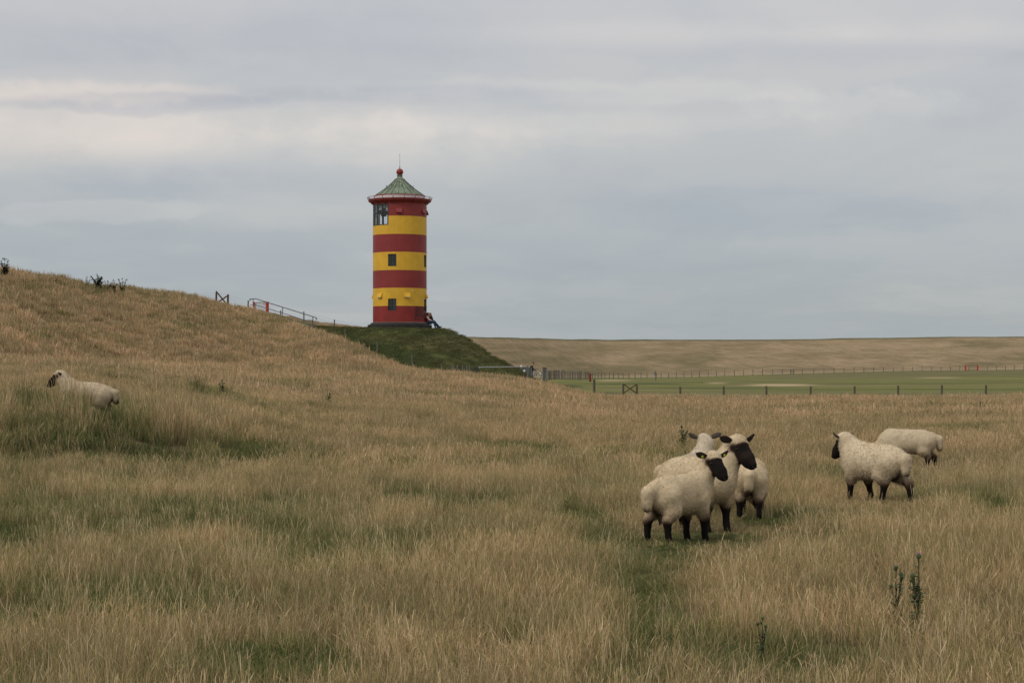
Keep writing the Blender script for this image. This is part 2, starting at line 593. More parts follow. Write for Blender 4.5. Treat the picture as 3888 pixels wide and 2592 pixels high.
# green lanes and hollows of the pasture as seen: (px, py, half width px, half height py, strength)
SPOTS = [
    (1560, 1905, 150, 45, 1.0), (1800, 1925, 210, 40, .8), (2150, 1960, 240, 50, .55), (2300, 2060, 130, 90, .8), (2420, 2200, 150, 130, .9),
    (2520, 2360, 120, 150, .8), (2480, 2130, 200, 60, 1.0), (2470, 2270, 100, 150, 1.0), (2440, 2420, 110, 140, 1.0), (2400, 2550, 170, 80, .9), (2650, 2050, 260, 40, .8), (3000, 1990, 260, 60, .55), (3150, 2040, 160, 30, .7), (3780, 1930, 140, 60, .7),
    (60, 2060, 130, 90, .8), (420, 2260, 220, 60, .35), (950, 2520, 320, 80, .9), (1170, 2560, 200, 60, .9), (1250, 2480, 120, 40, .6), (2750, 2500, 170, 90, .7), (3100, 2520, 260, 100, .8),
    (2620, 2420, 130, 60, .6), (3700, 2560, 180, 60, .4), (1090, 1600, 100, 30, .5), (1250, 1770, 200, 40, .45), (250, 1700, 300, 60, .9), (600, 1745, 260, 40, .9),
    (80, 1760, 200, 40, .8), (940, 1730, 220, 50, .8), (420, 1620, 260, 60, .6), (100, 1560, 140, 60, .7), (1750, 2000, 170, 40, .5), (640, 1900, 90, 25, .3), (2050, 2450, 90, 50, .45), (300, 2440, 150, 60, .3),
]


def greenness(x, y):
    """0 straw .. 1 lush green"""
    x = np.asarray(x, float); y = np.asarray(y, float)
    z = zfield(x, y)
    px = x / y * F + CX; py = HZ + (EYE - z) * F / y
    g = np.zeros_like(x)
    for sx, sy, hw, hh, st in SPOTS:
        # spots are anchored to the ground where they lie
        g = np.maximum(g, st * np.exp(-(((px - sx) / hw) ** 2 + ((py - sy) / hh) ** 2) ** 1.3))
    n = fbm(x * .33 + 7, y * .22, 4, 21)
    n2 = fbm(x * 1.3, y * 1.0, 3, 31)
    nat = sstep(.44, .70, n) * .58
    far = sstep(60, 100, y)
    g = np.maximum(g * (0.55 + 0.9 * n2), nat * (1 - .6 * far))
    g = g + (n2 - .5) * .34
    return np.clip(g, 0, 1)


def grid_obj(name, pxs, Ds, zfun, colfn, mat, kind='structure', mask=None):
    PX, DD = np.meshgrid(pxs, Ds, indexing='ij')
    x = (X(PX, DD)).ravel(); y = DD.ravel()
    z = zfun(x, y)
    V = np.stack([x, y, z], 1)
    a, b = len(pxs), len(Ds)
    I = np.arange(a * b).reshape(a, b)
    Q = np.stack([I[:-1, :-1], I[1:, :-1], I[1:, 1:], I[:-1, 1:]], -1).reshape(-1, 4)
    if mask is not None:
        k = mask(x, y, z)
        Q = Q[k[Q].any(1)]
    me = mesh_np(name, V, Q, colfn(x, y, z), smooth=True)
    return tag(link(name, me, mat), kind=kind)


def turf_mat(name, s1=1.0, s2=12.0, amt=0.35, bump=0.6, stretch=None, bd=0.12):
    t = NT(name)
    c = t.vcol()
    n1 = t.noise(s1, 6, 0.65, stretch=stretch)
    n2 = t.noise(s2, 5, 0.7, stretch=stretch)
    k = t.ramp(n1, [(0.32, 1 - amt), (0.68, 1 + amt * .8)])
    k2 = t.ramp(n2, [(0.3, 1 - amt), (0.7, 1 + amt)])
    c = t.mix(1.0, t.mix(1.0, c, k, 'MULTIPLY'), k2, 'MULTIPLY')
    t.bump(t.math('ADD', n1, n2), bump, bd)
    return t.fin(c, 0.95, spec=0.08)


M_FIELD = turf_mat('field_turf', 0.8, 9.0, .3, .8)
M_MOUND = turf_mat('mound_turf', 0.9, 5.0, .38, .9, (1, 1, 1.6), .25)
M_MEAD = turf_mat('meadow_turf', 0.35, 3.0, .22, .3, (0.5, 1.6, 1))
M_DIKE = turf_mat('dike_turf', 0.45, 2.6, .22, .9, (0.6, 1.4, 2.0), .35)


def col_field(x, y, z):
    yy = np.maximum(y, 5)
    g = greenness(x, yy)
    c = lerp3(STRAWD * .8, GREEN * .8, g)
    far = sstep(55, 100, y)
    n = fbm(x * .12, y * .12, 4, 50)
    dry = lerp3(STRAWD, STRAW, sstep(.35, .65, n))
    return lerp3(c, lerp3(dry, OLIVE, g * .7), far)


def col_mound(x, y, z):
    n = fbm(x * .55, y * .55 + z * .8, 4, 60)
    n2 = fbm(x * .22, y * .3 + z * .5, 3, 61)
    c = lerp3(np.array((.050, .066, .022)), np.array((.105, .112, .040)), sstep(.30, .66, n))
    c = lerp3(c, np.array((.150, .125, .058)), sstep(.60, .8, n2) * .6)
    return c


def col_mead(x, y, z):
    px = x / y * F + CX; py = HZ + (EYE - z) * F / y
    n = fbm(x * .05, y * .09, 4, 70); n2 = fbm(x * .2, y * .45, 4, 71)
    c = lerp3(GREEN * 1.05, LGREEN, sstep(.3, .7, n * .6 + n2 * .4))
    dryk = sstep(.55, .75, fbm(x * .035 + 4, y * .10, 4, 72))
    c = lerp3(c, np.array((.185, .150, .070)), dryk * .85)
    # foreland close behind the near fence is rougher
    c = lerp3(c, np.array((.150, .130, .060)), (1 - sstep(124, 150, y)) * .75 * sstep(2150, 2350, px))
    def spot(sx, sy, hw, hh, st): return st * np.exp(-((((px - sx) / hw) ** 2 + ((py - sy) / hh) ** 2) ** 2))
    c = lerp3(c, np.array((.42, .31, .185)), np.clip(spot(2960, 1461, 130, 4.5, .9) + spot(2330, 1444, 75, 2.5, .8) + spot(2720, 1454, 40, 3, .6) + spot(3560, 1433, 90, 3, .5), 0, 1))
    c = lerp3(c, DGREEN * 1.1, np.clip(spot(2160, 1466, 60, 8, .6) + spot(2400, 1457, 180, 3, .8) + spot(2750, 1472, 260, 2.5, .6) + spot(2300, 1492, 60, 3, .7), 0, 1))
    rough = sstep(-16, -24, HZ - py) * 0
    band = sstep(2850, 3000, px) * (1 - sstep(8, 28, py - np.interp(px, [2900, 3888], [1425, 1405])))
    c = lerp3(c, np.array((.125, .110, .050)), band * .75)
    # dusty track just before the fence foot
    return c


def col_ridge(x, y, z):
    n = fbm(x * .2, y * .2, 4, 80)
    return lerp3(STRAWD, STRAW * .95, sstep(.3, .7, n))


# base ground sheet to the horizon
def ground_sheet():
    V = [(-6000, -300, -.75), (6000, -300, -.75), (6000, 7000, -.75), (-6000, 7000, -.75)]
    me = mesh_np('ground', V, [(0, 1, 2, 3)], np.tile(np.array(OLIVE), (4, 1)))
    tag(link('ground', me, M_FIELD), kind='structure')


ground_sheet()
Dn = np.concatenate([np.arange(3.0, 14, .35), np.arange(14, 45, .3), np.arange(45, 100, .8), np.arange(100, 172, .7)])
grid_obj('field', np.linspace(-1500, 5400, 420), Dn, zfield, col_field, M_FIELD)
# pasture around and behind the camera
def near_patch():
    xs = np.linspace(-12, 12, 60); ys = np.linspace(-14, 4.2, 40)
    XX, YY = np.meshgrid(xs, ys, indexing='ij'); x = XX.ravel(); y = YY.ravel()
    V = np.stack([x, y, zfield(x, y) - .02], 1); I = np.arange(2400).reshape(60, 40)
    Q = np.stack([I[:-1, :-1], I[1:, :-1], I[1:, 1:], I[:-1, 1:]], -1).reshape(-1, 4)
    tag(link('field', mesh_np('field', V, Q, np.tile(STRAWD, (2400, 1)), True), M_FIELD), kind='structure')


near_patch()


def mound_mesh():
    xs = np.arange(-46, 12, .3); ys = np.arange(118, 186, .35)
    XX, YY = np.meshgrid(xs, ys, indexing='ij'); x = XX.ravel(); y = YY.ravel()
    z = zmound(x, y)
    V = np.stack([x, y, z], 1); I = np.arange(len(x)).reshape(len(xs), len(ys))
    Q = np.stack([I[:-1, :-1], I[1:, :-1], I[1:, 1:], I[:-1, 1:]], -1).reshape(-1, 4)
    k = z > -.7
    Q = Q[k[Q].any(1)]
    tag(link('hill', mesh_np('hill', V, Q, col_mound(x, y, z), True), M_MOUND), kind='structure')


mound_mesh()
grid_obj('meadow', np.linspace(-200, 5000, 360), np.concatenate([np.arange(112, 200, 1.2), np.arange(200, 436, 2.5)]), zmead, col_mead, M_MEAD)


def ridge():
    """old dike running on behind the lighthouse"""
    pts = [(300, 150, 7.3), (700, 178, 8.1), (944, 190, 7.9), (1025, 200, 7.72), (1200, 205, 6.93), (1400, 210, 6.36), (1560, 214, 5.3), (1680, 220, 3.6), (1850, 226, .4)]
    V, C = [], []
    prof = [(-19, -1e9), (-9, .52), (-3.5, .9), (-1, 1.0), (2, 1.0), (14, .3), (20, -1e9)]
    pp = np.arange(300, 1851, 10.0)
    Dc = np.interp(pp, [p[0] for p in pts], [p[1] for p in pts]); zc = np.interp(pp, [p[0] for p in pts], [p[2] for p in pts])
    offs = np.interp(np.arange(0, 6.01, .25), range(7), [p[0] for p in prof])
    for i, p in enumerate(pp):
        for o in offs:
            f = np.interp(o, [-19, -9, -3.5, -1, 2, 14, 20], [0, .55, .9, 1, 1, .3, 0])
            D = Dc[i] + o
            zz = -.7 + (zc[i] + .7) * f + (fbm(np.array([p * .05]), np.array([D * .4]), 3, 4)[0] - .5) * .25
            V.append((X(p, Dc[i]) + o * -.1, D, zz))
    V = np.array(V); n = len(offs); I = np.arange(len(V)).reshape(len(pp), n)
    Q = np.stack([I[:-1, :-1], I[1:, :-1], I[1:, 1:], I[:-1, 1:]], -1).reshape(-1, 4)
    tag(link('terrain', mesh_np('terrain', V, Q, col_ridge(V[:, 0], V[:, 1], V[:, 2]), True), M_DIKE), kind='structure')


ridge()


def sea_dike():
    pxs = np.linspace(-2500, 6500, 700); ts = np.concatenate([np.linspace(0, 1.1, 60), np.linspace(1.2, 2, 6)])
    PXg, T = np.meshgrid(pxs, ts, indexing='ij'); p = PXg.ravel(); t = T.ravel()
    D, z = zdike(p, t)
    x = X(p, D)
    z = z + (fbm(x * .07, D * .15, 4, 90) - .5) * .35 * np.clip(t * 3, 0, 1)
    V = np.stack([x, D, z], 1)
    I = np.arange(len(p)).reshape(len(pxs), len(ts))
    Q = np.stack([I[:-1, :-1], I[1:, :-1], I[1:, 1:], I[:-1, 1:]], -1).reshape(-1, 4)
    n = fbm(x * .045, t * 5.5, 4, 91); n2 = fbm(x * .16, t * 14, 4, 92)
    m = n * .55 + n2 * .45
    c = lerp3(np.array((.235, .178, .098)), np.array((.325, .240, .142)), sstep(.30, .66, m))
    c = lerp3(c, np.array((.125, .112, .052)), sstep(.52, .74, fbm(x * .05 + 9, t * 4 + 3, 4, 93)) * .6)
    c = lerp3(c, np.array((.100, .100, .045)), sstep(.93, 1.0, t) * .8)
    path = np.exp(-((t - .055) / .03) ** 2)
    c = lerp3(c, np.array((.40, .33, .22)), path * .6)
    c = lerp3(c, GREEN, (1 - sstep(0.0, .03, t)) * .8)
    tag(link('terrain', mesh_np('terrain', V, Q, c, True), M_DIKE), kind='structure')


sea_dike()
# ================================================================== LIGHTHOUSE
def paint(name, c, var=.12):
    t = NT(name)
    o = t.objc()
    n = t.noise(1.1, 6, .6, o); n2 = t.noise(9, 5, .65, o); n3 = t.noise(3.0, 4, .6, o, (3, 3, .25))
    k = t.ramp(n, [(.3, 1 - var), (.7, 1 + var)])
    col = t.mix(1.0, c, k, 'MULTIPLY')
    col = t.mix(1.0, col, t.ramp(n3, [(.30, .95), (.70, 1.03)]), 'MULTIPLY')
    # fine chips and grime
    chips = t.ramp(n2, [(.60, 0.0), (.72, 1.0)])
    col = t.mix(t.math('MULTIPLY', chips, .22), col, (.06, .045, .035))
    # welded plate seams, every 24 degrees
    sp = t.n('ShaderNodeSeparateXYZ'); t.L.new(o, sp.inputs[0])
    ang = t.math('ARCTAN2', sp.outputs[0], sp.outputs[1])
    fr = t.math('FRACT', t.math('MULTIPLY', ang, 11 / (2 * math.pi)))
    seam = t.math('LESS_THAN', fr, .010)
    t.bump(t.math('SUBTRACT', n2, t.math('MULTIPLY', seam, .9)), .35, .012)
    col = t.mix(t.math('MULTIPLY', seam, .30), col, tuple(x * .35 for x in c))
    return t, col, sp, o


t, c_, _, _ = paint('red_paint', (.235, .030, .027)); M_RED = t.fin(c_, .5, spec=.35)
t, c_, _, _ = paint('yellow_paint', (.66, .385, .030)); M_YEL = t.fin(c_, .5, spec=.35)
# lowest red band: black graffiti scribbled on its right hand side
t, c_, sp, o = paint('red_paint_scribbled', (.225, .026, .022), .2)
w = t.n('ShaderNodeTexWave', wave_type='BANDS', bands_direction='X')
w.inputs['Scale'].default_value = 2.6; w.inputs['Distortion'].default_value = 9.0; w.inputs['Detail'].default_value = 3; w.inputs['Detail Scale'].default_value = 1.6
mpg = t.n('ShaderNodeMapping'); mpg.inputs['Scale'].default_value = (2.2, .8, .7); t.L.new(o, mpg.inputs[0]); t.L.new(mpg.outputs[0], w.inputs['Vector'])
line = t.ramp(w.outputs[0], [(.30, 0.0), (.46, 1.0)])
blot = t.ramp(t.noise(2.4, 3, .5, o), [(.36, 0.0), (.46, 1.0)])
reg = t.math('MULTIPLY', t.math('GREATER_THAN', sp.outputs[0], 1.22), t.math('GREATER_THAN', sp.outputs[2], .50))
reg = t.math('MULTIPLY', reg, t.math('LESS_THAN', sp.outputs[1], .4))
msk = t.math('MULTIPLY', t.math('MULTIPLY', line, reg), t.math('ADD', t.math('MULTIPLY', blot, .85), .12), True)
col = t.mix(msk, c_, (.012, .011, .012))
M_REDG = t.fin(col, .6, spec=.3)
M_GREENF = simple('dark_green_frame', (.020, .036, .030), .45, var=.2)
M_BLACK = simple('black_plinth', (.026, .025, .023), .8, var=.4, scale=3, bump=.4)
M_PLT = simple('plinth_cap', (.050, .047, .044), .85, var=.6, scale=14, bump=.4)
M_WHITE = simple('white_paint', (.72, .72, .70), .5, var=.08)
M_INT = simple('inner_wall', (.42, .41, .38), .8, var=.1)
M_DARKM = simple('dark_metal', (.045, .047, .048), .5, .3)
t = NT('verdigris_copper')
o = t.objc()
n1 = t.noise(1.4, 6, .65, o); n2 = t.noise(4.0, 5, .7, o, (1, 1, .35))
col = t.ramp(n1, [(.28, (.080, .105, .075)), (.48, (.175, .225, .150)), (.70, (.260, .310, .215))])
dirt = t.ramp(n2, [(.50, 0.0), (.68, .7)])
col = t.mix(dirt, col, (.060, .055, .035))
sp = t.n('ShaderNodeSeparateXYZ'); t.L.new(o, sp.inputs[0])
low = t.math('MULTIPLY', t.ramp(t.math('MULTIPLY', t.math('SUBTRACT', sp.outputs[2], 9.96), 2.2), [(0.0, 1.0), (.35, 0.0)]), t.ramp(n1, [(.42, 0.0), (.56, .9)]))
col = t.mix(low, col, (.075, .048, .028))
M_COPPER = t.fin(col, .6, .25, .3)
t = NT('window_glass')
mixn_ = t.n('ShaderNodeMixShader'); tr = t.n('ShaderNodeBsdfTransparent'); gl = t.n('ShaderNodeBsdfGlossy')
tr.inputs[0].default_value = (.95, .96, .97, 1); gl.inputs['Roughness'].default_value = .04
fr = t.n('ShaderNodeLayerWeight'); fr.inputs[0].default_value = .5
f2 = t.math('ADD', t.math('MULTIPLY', t.math('POWER', fr.outputs[1], 4.0), .7), .04, True)
t.L.new(f2, mixn_.inputs[0]); t.L.new(tr.outputs[0], mixn_.inputs[1]); t.L.new(gl.outputs[0], mixn_.inputs[2]); t.L.new(mixn_.outputs[0], t.out.inputs[0])
M_GLASS = t.m
M_SEAM = simple('seam_patina', (.070, .068, .045), .8, var=.5, scale=4)
M_DGLASS = simple('dark_glass', (.030, .035, .036), .12, var=.3, scale=2, spec=.6)

LH = empty('lighthouse', (-8.52, 140.0, 4.84))
tag(LH, 'round lighthouse striped red and yellow with green copper roof on a grassy mound', 'lighthouse')
RB, RI = 2.04, 1.84


def cyl(r, a, z):
    a = R(a)
    return Vector((r * math.sin(a), -r * math.cos(a), z))


HOLES = [(-100, -21, 7.64, 9.26), (-162, -112, 7.70, 8.75)]
for ctr in (-13, 77, 167, -103):
    HOLES.append((ctr - 9.2, ctr + 9.2, 4.54, 5.46))
    HOLES.append((ctr - 9.2, ctr + 9.2, 1.22, 2.12))


def norm(a): return (a + 180) % 360 - 180


def band(name, z0, z1, mat):
    A = set(range(-180, 180, 5)); Z = {z0, z1}
    hs = [h for h in HOLES if h[2] < z1 - 1e-6 and h[3] > z0 + 1e-6]
    hh = []
    for a, b, c, d in hs:
        a, b = norm(a), norm(b)
        A |= {a, b}; hh.append((a, b, c, d))
        for v in (c, d):
            if z0 < v < z1: Z.add(v)
    A = sorted(A)
    # drop breakpoints nearly equal to another
    A2 = []
    for a in A:
        if A2 and a - A2[-1] < .8:
            if a == int(a) and int(a) % 5 == 0: continue
            A2[-1] = a
        else: A2.append(a)
    A = A2; Z = sorted(Z)
    def inh(am, zm):
        for a, b, c, d in hh:
            ina = (a < am < b) if a < b else (am > a or am < b)
            if ina and c < zm < d: return True
        return False
    m = MB()
    n = len(A)
    cell = {}
    for i in range(n):
        a0 = A[i]; a1 = A[(i + 1) % n] + (360 if i == n - 1 else 0)
        for j in range(len(Z) - 1):
            cell[i, j] = inh(norm((a0 + a1) / 2), (Z[j] + Z[j + 1]) / 2)
    for i in range(n):
        a0 = A[i]; a1 = A[(i + 1) % n] + (360 if i == n - 1 else 0)
        for j in range(len(Z) - 1):
            if cell[i, j]:
                continue
            za, zb = Z[j], Z[j + 1]
            m.add([cyl(RB, a0, za), cyl(RB, a1, za), cyl(RB, a1, zb), cyl(RB, a0, zb)], [(0, 1, 2, 3)])
            m.add([cyl(RI, a0, za), cyl(RI, a1, za), cyl(RI, a1, zb), cyl(RI, a0, zb)], [(3, 2, 1, 0)])
            for di, aa in ((-1, a0), (1, a1)):
                if cell[(i + di) % n, j]:
                    m.add([cyl(RB, aa, za), cyl(RI, aa, za), cyl(RI, aa, zb), cyl(RB, aa, zb)], [(0, 1, 2, 3)])
            for dj, z in ((-1, za), (1, zb)):
                if 0 <= j + dj < len(Z) - 1 and cell[i, j + dj]:
                    m.add([cyl(RB, a0, z), cyl(RB, a1, z), cyl(RI, a1, z), cyl(RI, a0, z)], [(0, 1, 2, 3)])
    return m.obj(name, mat, LH)


for k, (z0, z1, mt, nm) in enumerate([(.34, 1.58, M_REDG, 'red_band'), (1.58, 2.93, M_YEL, 'yellow_band'), (2.93, 4.26, M_RED, 'red_band'), (4.26, 5.62, M_YEL, 'yellow_band'),
                                      (5.62, 6.96, M_RED, 'red_band'), (6.96, 8.32, M_YEL, 'yellow_band'), (8.32, 9.34, M_RED, 'red_band')]):
    b = band(nm, z0, z1, mt)
    if k == 0: b['label'] = 'lowest red band with black graffiti on its right side'
m = MB(); m.lathe([(0.01, 6.9), (RI - .01, 6.9)], 48); m.obj('floor_deck', M_INT, LH)
m = MB(); m.lathe([(0.01, 9.36), (RI - .01, 9.36)], 48); m.obj('ceiling_deck', M_INT, LH)
m = MB(); m.lathe([(0.01, 3.0), (RI - .01, 3.0)], 48); m.obj('floor_deck', M_DARKM, LH)
# plinth: broad black step under a narrow speckled lip
m = MB(); m.lathe([(2.05, .20), (2.42, .20), (2.44, .16), (2.44, -.45), (0.1, -.35)], 64); pl = m.obj('plinth', M_BLACK, LH)
m = MB(); m.lathe([(1.85, .342), (2.14, .342), (2.17, .31), (2.24, .30), (2.24, .205), (2.05, .205)], 64); m.obj('plinth_lip', M_PLT, LH)
rv = MB(); rv.box((0, 0, 0), (.045, .045, .035)); rme = rv.me('rivet')
M_RIV = simple('worn_rivet', (.40, .37, .33), .6, var=.5)
for k in range(72):
    o = link('rivet', rme, M_RIV, LH); o.location = cyl(2.10, k * 5 + 2, .355); o.rotation_euler = (0, 0, R(k * 5 + 2))


def window(a0, a1, z0, z1, cols, rows, r=RB - .05, glass=M_DGLASS, fw=.06, split=None):
    """curved casement following the wall; frame with bars, panes set in"""
    f = MB()
    nseg = cols
    ang = [a0 + (a1 - a0) * i / nseg for i in range(nseg + 1)]
    zs = [z0 + (z1 - z0) * j / rows for j in range(rows + 1)]
    if split: zs = [z0, z0 + (z1 - z0) * split, z1]
    for i, a in enumerate(ang):
        aa = a + (.9 if i == 0 else (-.9 if i == nseg else 0))
        rot = Matrix.Rotation(R(aa), 3, 'Z')
        f.box(cyl(r, aa, (z0 + z1) / 2), (fw, .07, z1 - z0 - .004), rot=rot)
    for i in range(nseg):
        am = (ang[i] + ang[i + 1]) / 2
        rot = Matrix.Rotation(R(am), 3, 'Z')
        w_ = 2 * r * math.sin(R((ang[i + 1] - ang[i]) / 2)) + .01
        for j, z in enumerate(zs):
            zz = z + (fw / 2 if j == 0 else (-fw / 2 if j == len(zs) - 1 else 0))
            f.box(cyl(r * math.cos(R((ang[i + 1] - ang[i]) / 2)), am, zz), (w_, .062, fw), rot=rot)
    w = f.obj('window', M_GREENF, LH)
    for i in range(nseg):
        am = (ang[i] + ang[i + 1]) / 2
        rot = Matrix.Rotation(R(am), 3, 'Z')
        w_ = 2 * r * math.sin(R((ang[i + 1] - ang[i]) / 2)) - fw * .5
        for j in range(len(zs) - 1):
            g = MB(); g.box(cyl(r * .992, am, (zs[j] + zs[j + 1]) / 2), (w_, .012, zs[j + 1] - zs[j] - fw * .6), rot=rot)
            g.obj('pane', glass, w)
    return w


w = window(-100, -21, 7.64, 9.26, 5, 2, glass=M_GLASS, fw=.07, split=.56)
w['label'] = 'large dark green curved lookout window'
window(-162, -112, 7.70, 8.75, 4, 1, glass=M_GLASS, fw=.08)
# half drawn blinds inside the lookout
for a, h in ((-87, .50), (-70, .52), (-54, .42), (-42, .30), (-28, .52)):
    b = MB(); b.box(cyl(1.72, a, 9.25 - h / 2), (.36, .015, h), rot=Matrix.Rotation(R(a), 3, 'Z')); b.obj('blind', M_INT, w)
for ctr in (-13, 77, 167, -103):
    window(ctr - 9.2, ctr + 9.2, 4.54, 5.46, 3, 2, r=RB - .09, fw=.035)
    window(ctr - 9.2, ctr + 9.2, 1.22, 2.12, 2, 3, r=RB - .09, fw=.035)


def vent(a, z, mat, mouth):
    rot = Matrix.Rotation(R(a), 4, 'Z')
    T = Matrix.Translation((0, 0, z)) @ rot
    m = MB()
    w2, h = .225, .32
    V = [(-w2, -RB + .02, h), (w2, -RB + .02, h), (-w2, -RB - .035, h), (w2, -RB - .035, h), (-w2, -RB - .15, .02), (w2, -RB - .15, .02), (-w2, -RB + .02, 0), (w2, -RB + .02, 0)]
    m.add(V, [(0, 1, 3, 2), (2, 3, 5, 4), (4, 5, 7, 6), (0, 2, 4, 6), (1, 7, 5, 3), (0, 6, 7, 1)], T)
    o = m.obj('vent_box', mat, LH)
    s = MB(); s.box((0, -RB - .075, -.012), (.36, .13, .02), M=T); s.obj('vent_flap', mouth, o)


for a in (-104, -43, 19, 80, 141, -165): vent(a, 2.22, M_YEL, M_WHITE)
for a in (2, 64, 98, 160, -140): vent(a, 8.56, M_RED, M_RED)

# gallery: coved red cornice, floor, brackets, flared stanchions and thin rails
m = MB(); m.lathe([(RI, 9.30), (2.05, 9.30), (2.07, 9.34), (2.12, 9.40), (2.22, 9.44), (2.23, 9.51), (2.33, 9.51), (2.36, 9.66), (2.33, 9.66), (2.30, 9.57), (1.80, 9.58)], 72); m.obj('cornice', M_RED, LH)
m = MB(); m.lathe([(1.92, 9.575), (1.92, 9.95)], 72); m.obj('roof_drum', M_WHITE, LH)
for k in range(18):
    a = -8.6 + k * 20
    rot = Matrix.Rotation(R(a), 4, 'Z')
    b = MB()
    V = [(-.035, -2.03, 9.26), (.035, -2.03, 9.26), (-.035, -2.03, 9.48), (.035, -2.03, 9.48), (-.035, -2.25, 9.50), (.035, -2.25, 9.50), (-.035, -2.15, 9.34), (.035, -2.15, 9.34)]
    b.add(V, [(0, 1, 7, 6), (6, 7, 5, 4), (4, 5, 3, 2), (0, 6, 4, 2), (1, 3, 5, 7), (0, 2, 3, 1)], rot)
    b.obj('bracket', M_RED, LH)
    s = MB()
    s.path([rot @ Vector(p) for p in ((0, -2.20, 9.44), (0, -2.33, 9.50), (0, -2.38, 9.62), (0, -2.46, 9.83))], .022, 6)
    s.obj('stanchion', M_RED, LH)
for r, z, q in ((2.46, 9.83, .018), (2.43, 9.755, .010), (2.40, 9.68, .010), (2.375, 9.61, .014)):
    m = MB()
    pts = [cyl(r, a, z) for a in range(0, 361, 6)]
    m.path(pts, q, 5, cap=False); m.obj('rail', M_RED, LH)

# roof: 24 copper panels with standing seams
prof = [(1.93, 9.955), (1.62, 10.16), (1.25, 10.42), (.85, 10.74), (.50, 11.06), (.30, 11.27), (.24, 11.30)]
NPN = 22
for k in range(NPN):
    a0 = 360 / NPN * k; a1 = 360 / NPN * (k + 1); am = (a0 + a1) / 2
    V, Fs = [], []
    for r, z in prof:
        V += [cyl(r, a0 + .15, z), cyl(r * .992, am, z + .004), cyl(r, a1 - .15, z)]
    for i in range(len(prof) - 1):
        Fs += [(3 * i, 3 * i + 1, 3 * i + 4, 3 * i + 3), (3 * i + 1, 3 * i + 2, 3 * i + 5, 3 * i + 4)]
    m = MB(); m.add(V, Fs); p = m.obj('roof_panel', M_COPPER, LH)
    s = MB(); s.path([cyl(r + .01, a0, z + .012) for r, z in prof[:-1]], .017, 4); s.obj('seam', M_SEAM, p)
m = MB(); m.lathe([(1.935, 9.93), (1.955, 9.95), (1.93, 9.975)], 72); m.obj('eaves_edge', M_RED, LH)
for k in range(8):
    s = MB(); c0 = cyl(1.02, k * 45 + 12, 10.62); s.tube(c0, c0 + Vector((0, 0, .10)), .016); s.sphere(c0 + Vector((0, 0, .11)), .038, 8, 6); s.obj('roof_hook', M_DARKM, LH)
m = MB(); m.lathe([(.30, 11.25), (.235, 11.32), (.195, 11.44), (.205, 11.50), (.235, 11.515), (.235, 11.545), (.15, 11.56), (.02, 11.565)], 28); m.obj('roof_collar', M_COPPER, LH, True)
m = MB(); m.sphere((0, 0, 11.79), .265, 28, 18); m.obj('ball', M_RED, LH, True)
m = MB(); m.tube((0, 0, 12.03), (0, 0, 12.2), .03); m.tube((0, 0, 12.2), (0, 0, 13.22), .013, .006); m.tube((0, 0, 13.04), (0, 0, 13.07), .025); m.obj('lightning_rod', M_DARKM, LH)
for z in (2.93, 1.58, 5.62, 9.05):
    s = MB(); c0 = cyl(RB, 91, z); s.tube(c0, c0 + Vector((.07, 0, 0)), .012); s.obj('hook', M_DARKM, LH)
s = MB(); s.box(cyl(RB + .02, 31, 2.72), (.06, .05, .06)); s.obj('lamp', M_WHITE, LH)

# ================================================================== FENCES, GATES, RAILS
def wood(name, c, var=.35):
    t = NT(name)
    o = t.objc()
    n = t.noise(6, 5, .65, o, (4, 4, .5))
    col = t.ramp(n, [(.3, tuple(x * (1 - var) for x in c)), (.7, tuple(x * (1 + var) for x in c))])
    t.bump(n, .4, .01)
    return t.fin(col, .9, spec=.1)


M_WOOD = wood('weathered_wood', (.105, .085, .066)); M_WOODG = wood('grey_wood', (.140, .132, .118)); M_BRWOOD = wood('brown_wood', (.115, .062, .034))
M_WIRE = simple('fence_wire', (.12, .12, .12), .5, .6)
M_GALV = simple('galvanised_steel', (.17, .18, .19), .45, .6, var=.25)
M_RAIL = simple('painted_rail', (.085, .088, .092), .5, .3, var=.2)
M_REDM = simple('red_gate_paint', (.42, .035, .018), .5, var=.15)
M_REDPOST = simple('dull_red_plastic', (.18, .028, .020), .6, var=.2)


def post(p, h, r, mat, parent, name='post', lean=0.02, sq=False):
    m = MB()
    d = Vector((random.uniform(-lean, lean), random.uniform(-lean, lean), 1)) * h
    if sq:
        m.box((0, 0, h / 2 - .2), (2 * r, 2 * r, h + .4))
    else:
        m.path([Vector((0, 0, -.4)), d * .5, d * .97, d], [r, r, r * .96, r * .7], 7)
    o = m.obj(name, mat, parent); o.location = p
    return o


def wires(parent, pts, hs, r=.0035, sag=.03):
    """one wire part per height through the post tops pts (base points)"""
    for h in hs:
        m = MB(); pp = []
        for a, b in zip(pts[:-1], pts[1:]):
            a = Vector(a); b = Vector(b)
            for k in range(4):
                t_ = k / 4
                q = a.lerp(b, t_) + Vector((0, 0, h - sag * 4 * t_ * (1 - t_)))
                pp.append(q)
        pp.append(Vector(pts[-1]) + Vector((0, 0, h)))
        m.path(pp, r, 4)
        m.obj('wire', M_WIRE, parent)


def bar(a, b, w, mat, parent, name='brace'):
    m = MB(); m.tube(a, b, w, w, 6); return m.obj(name, mat, parent)


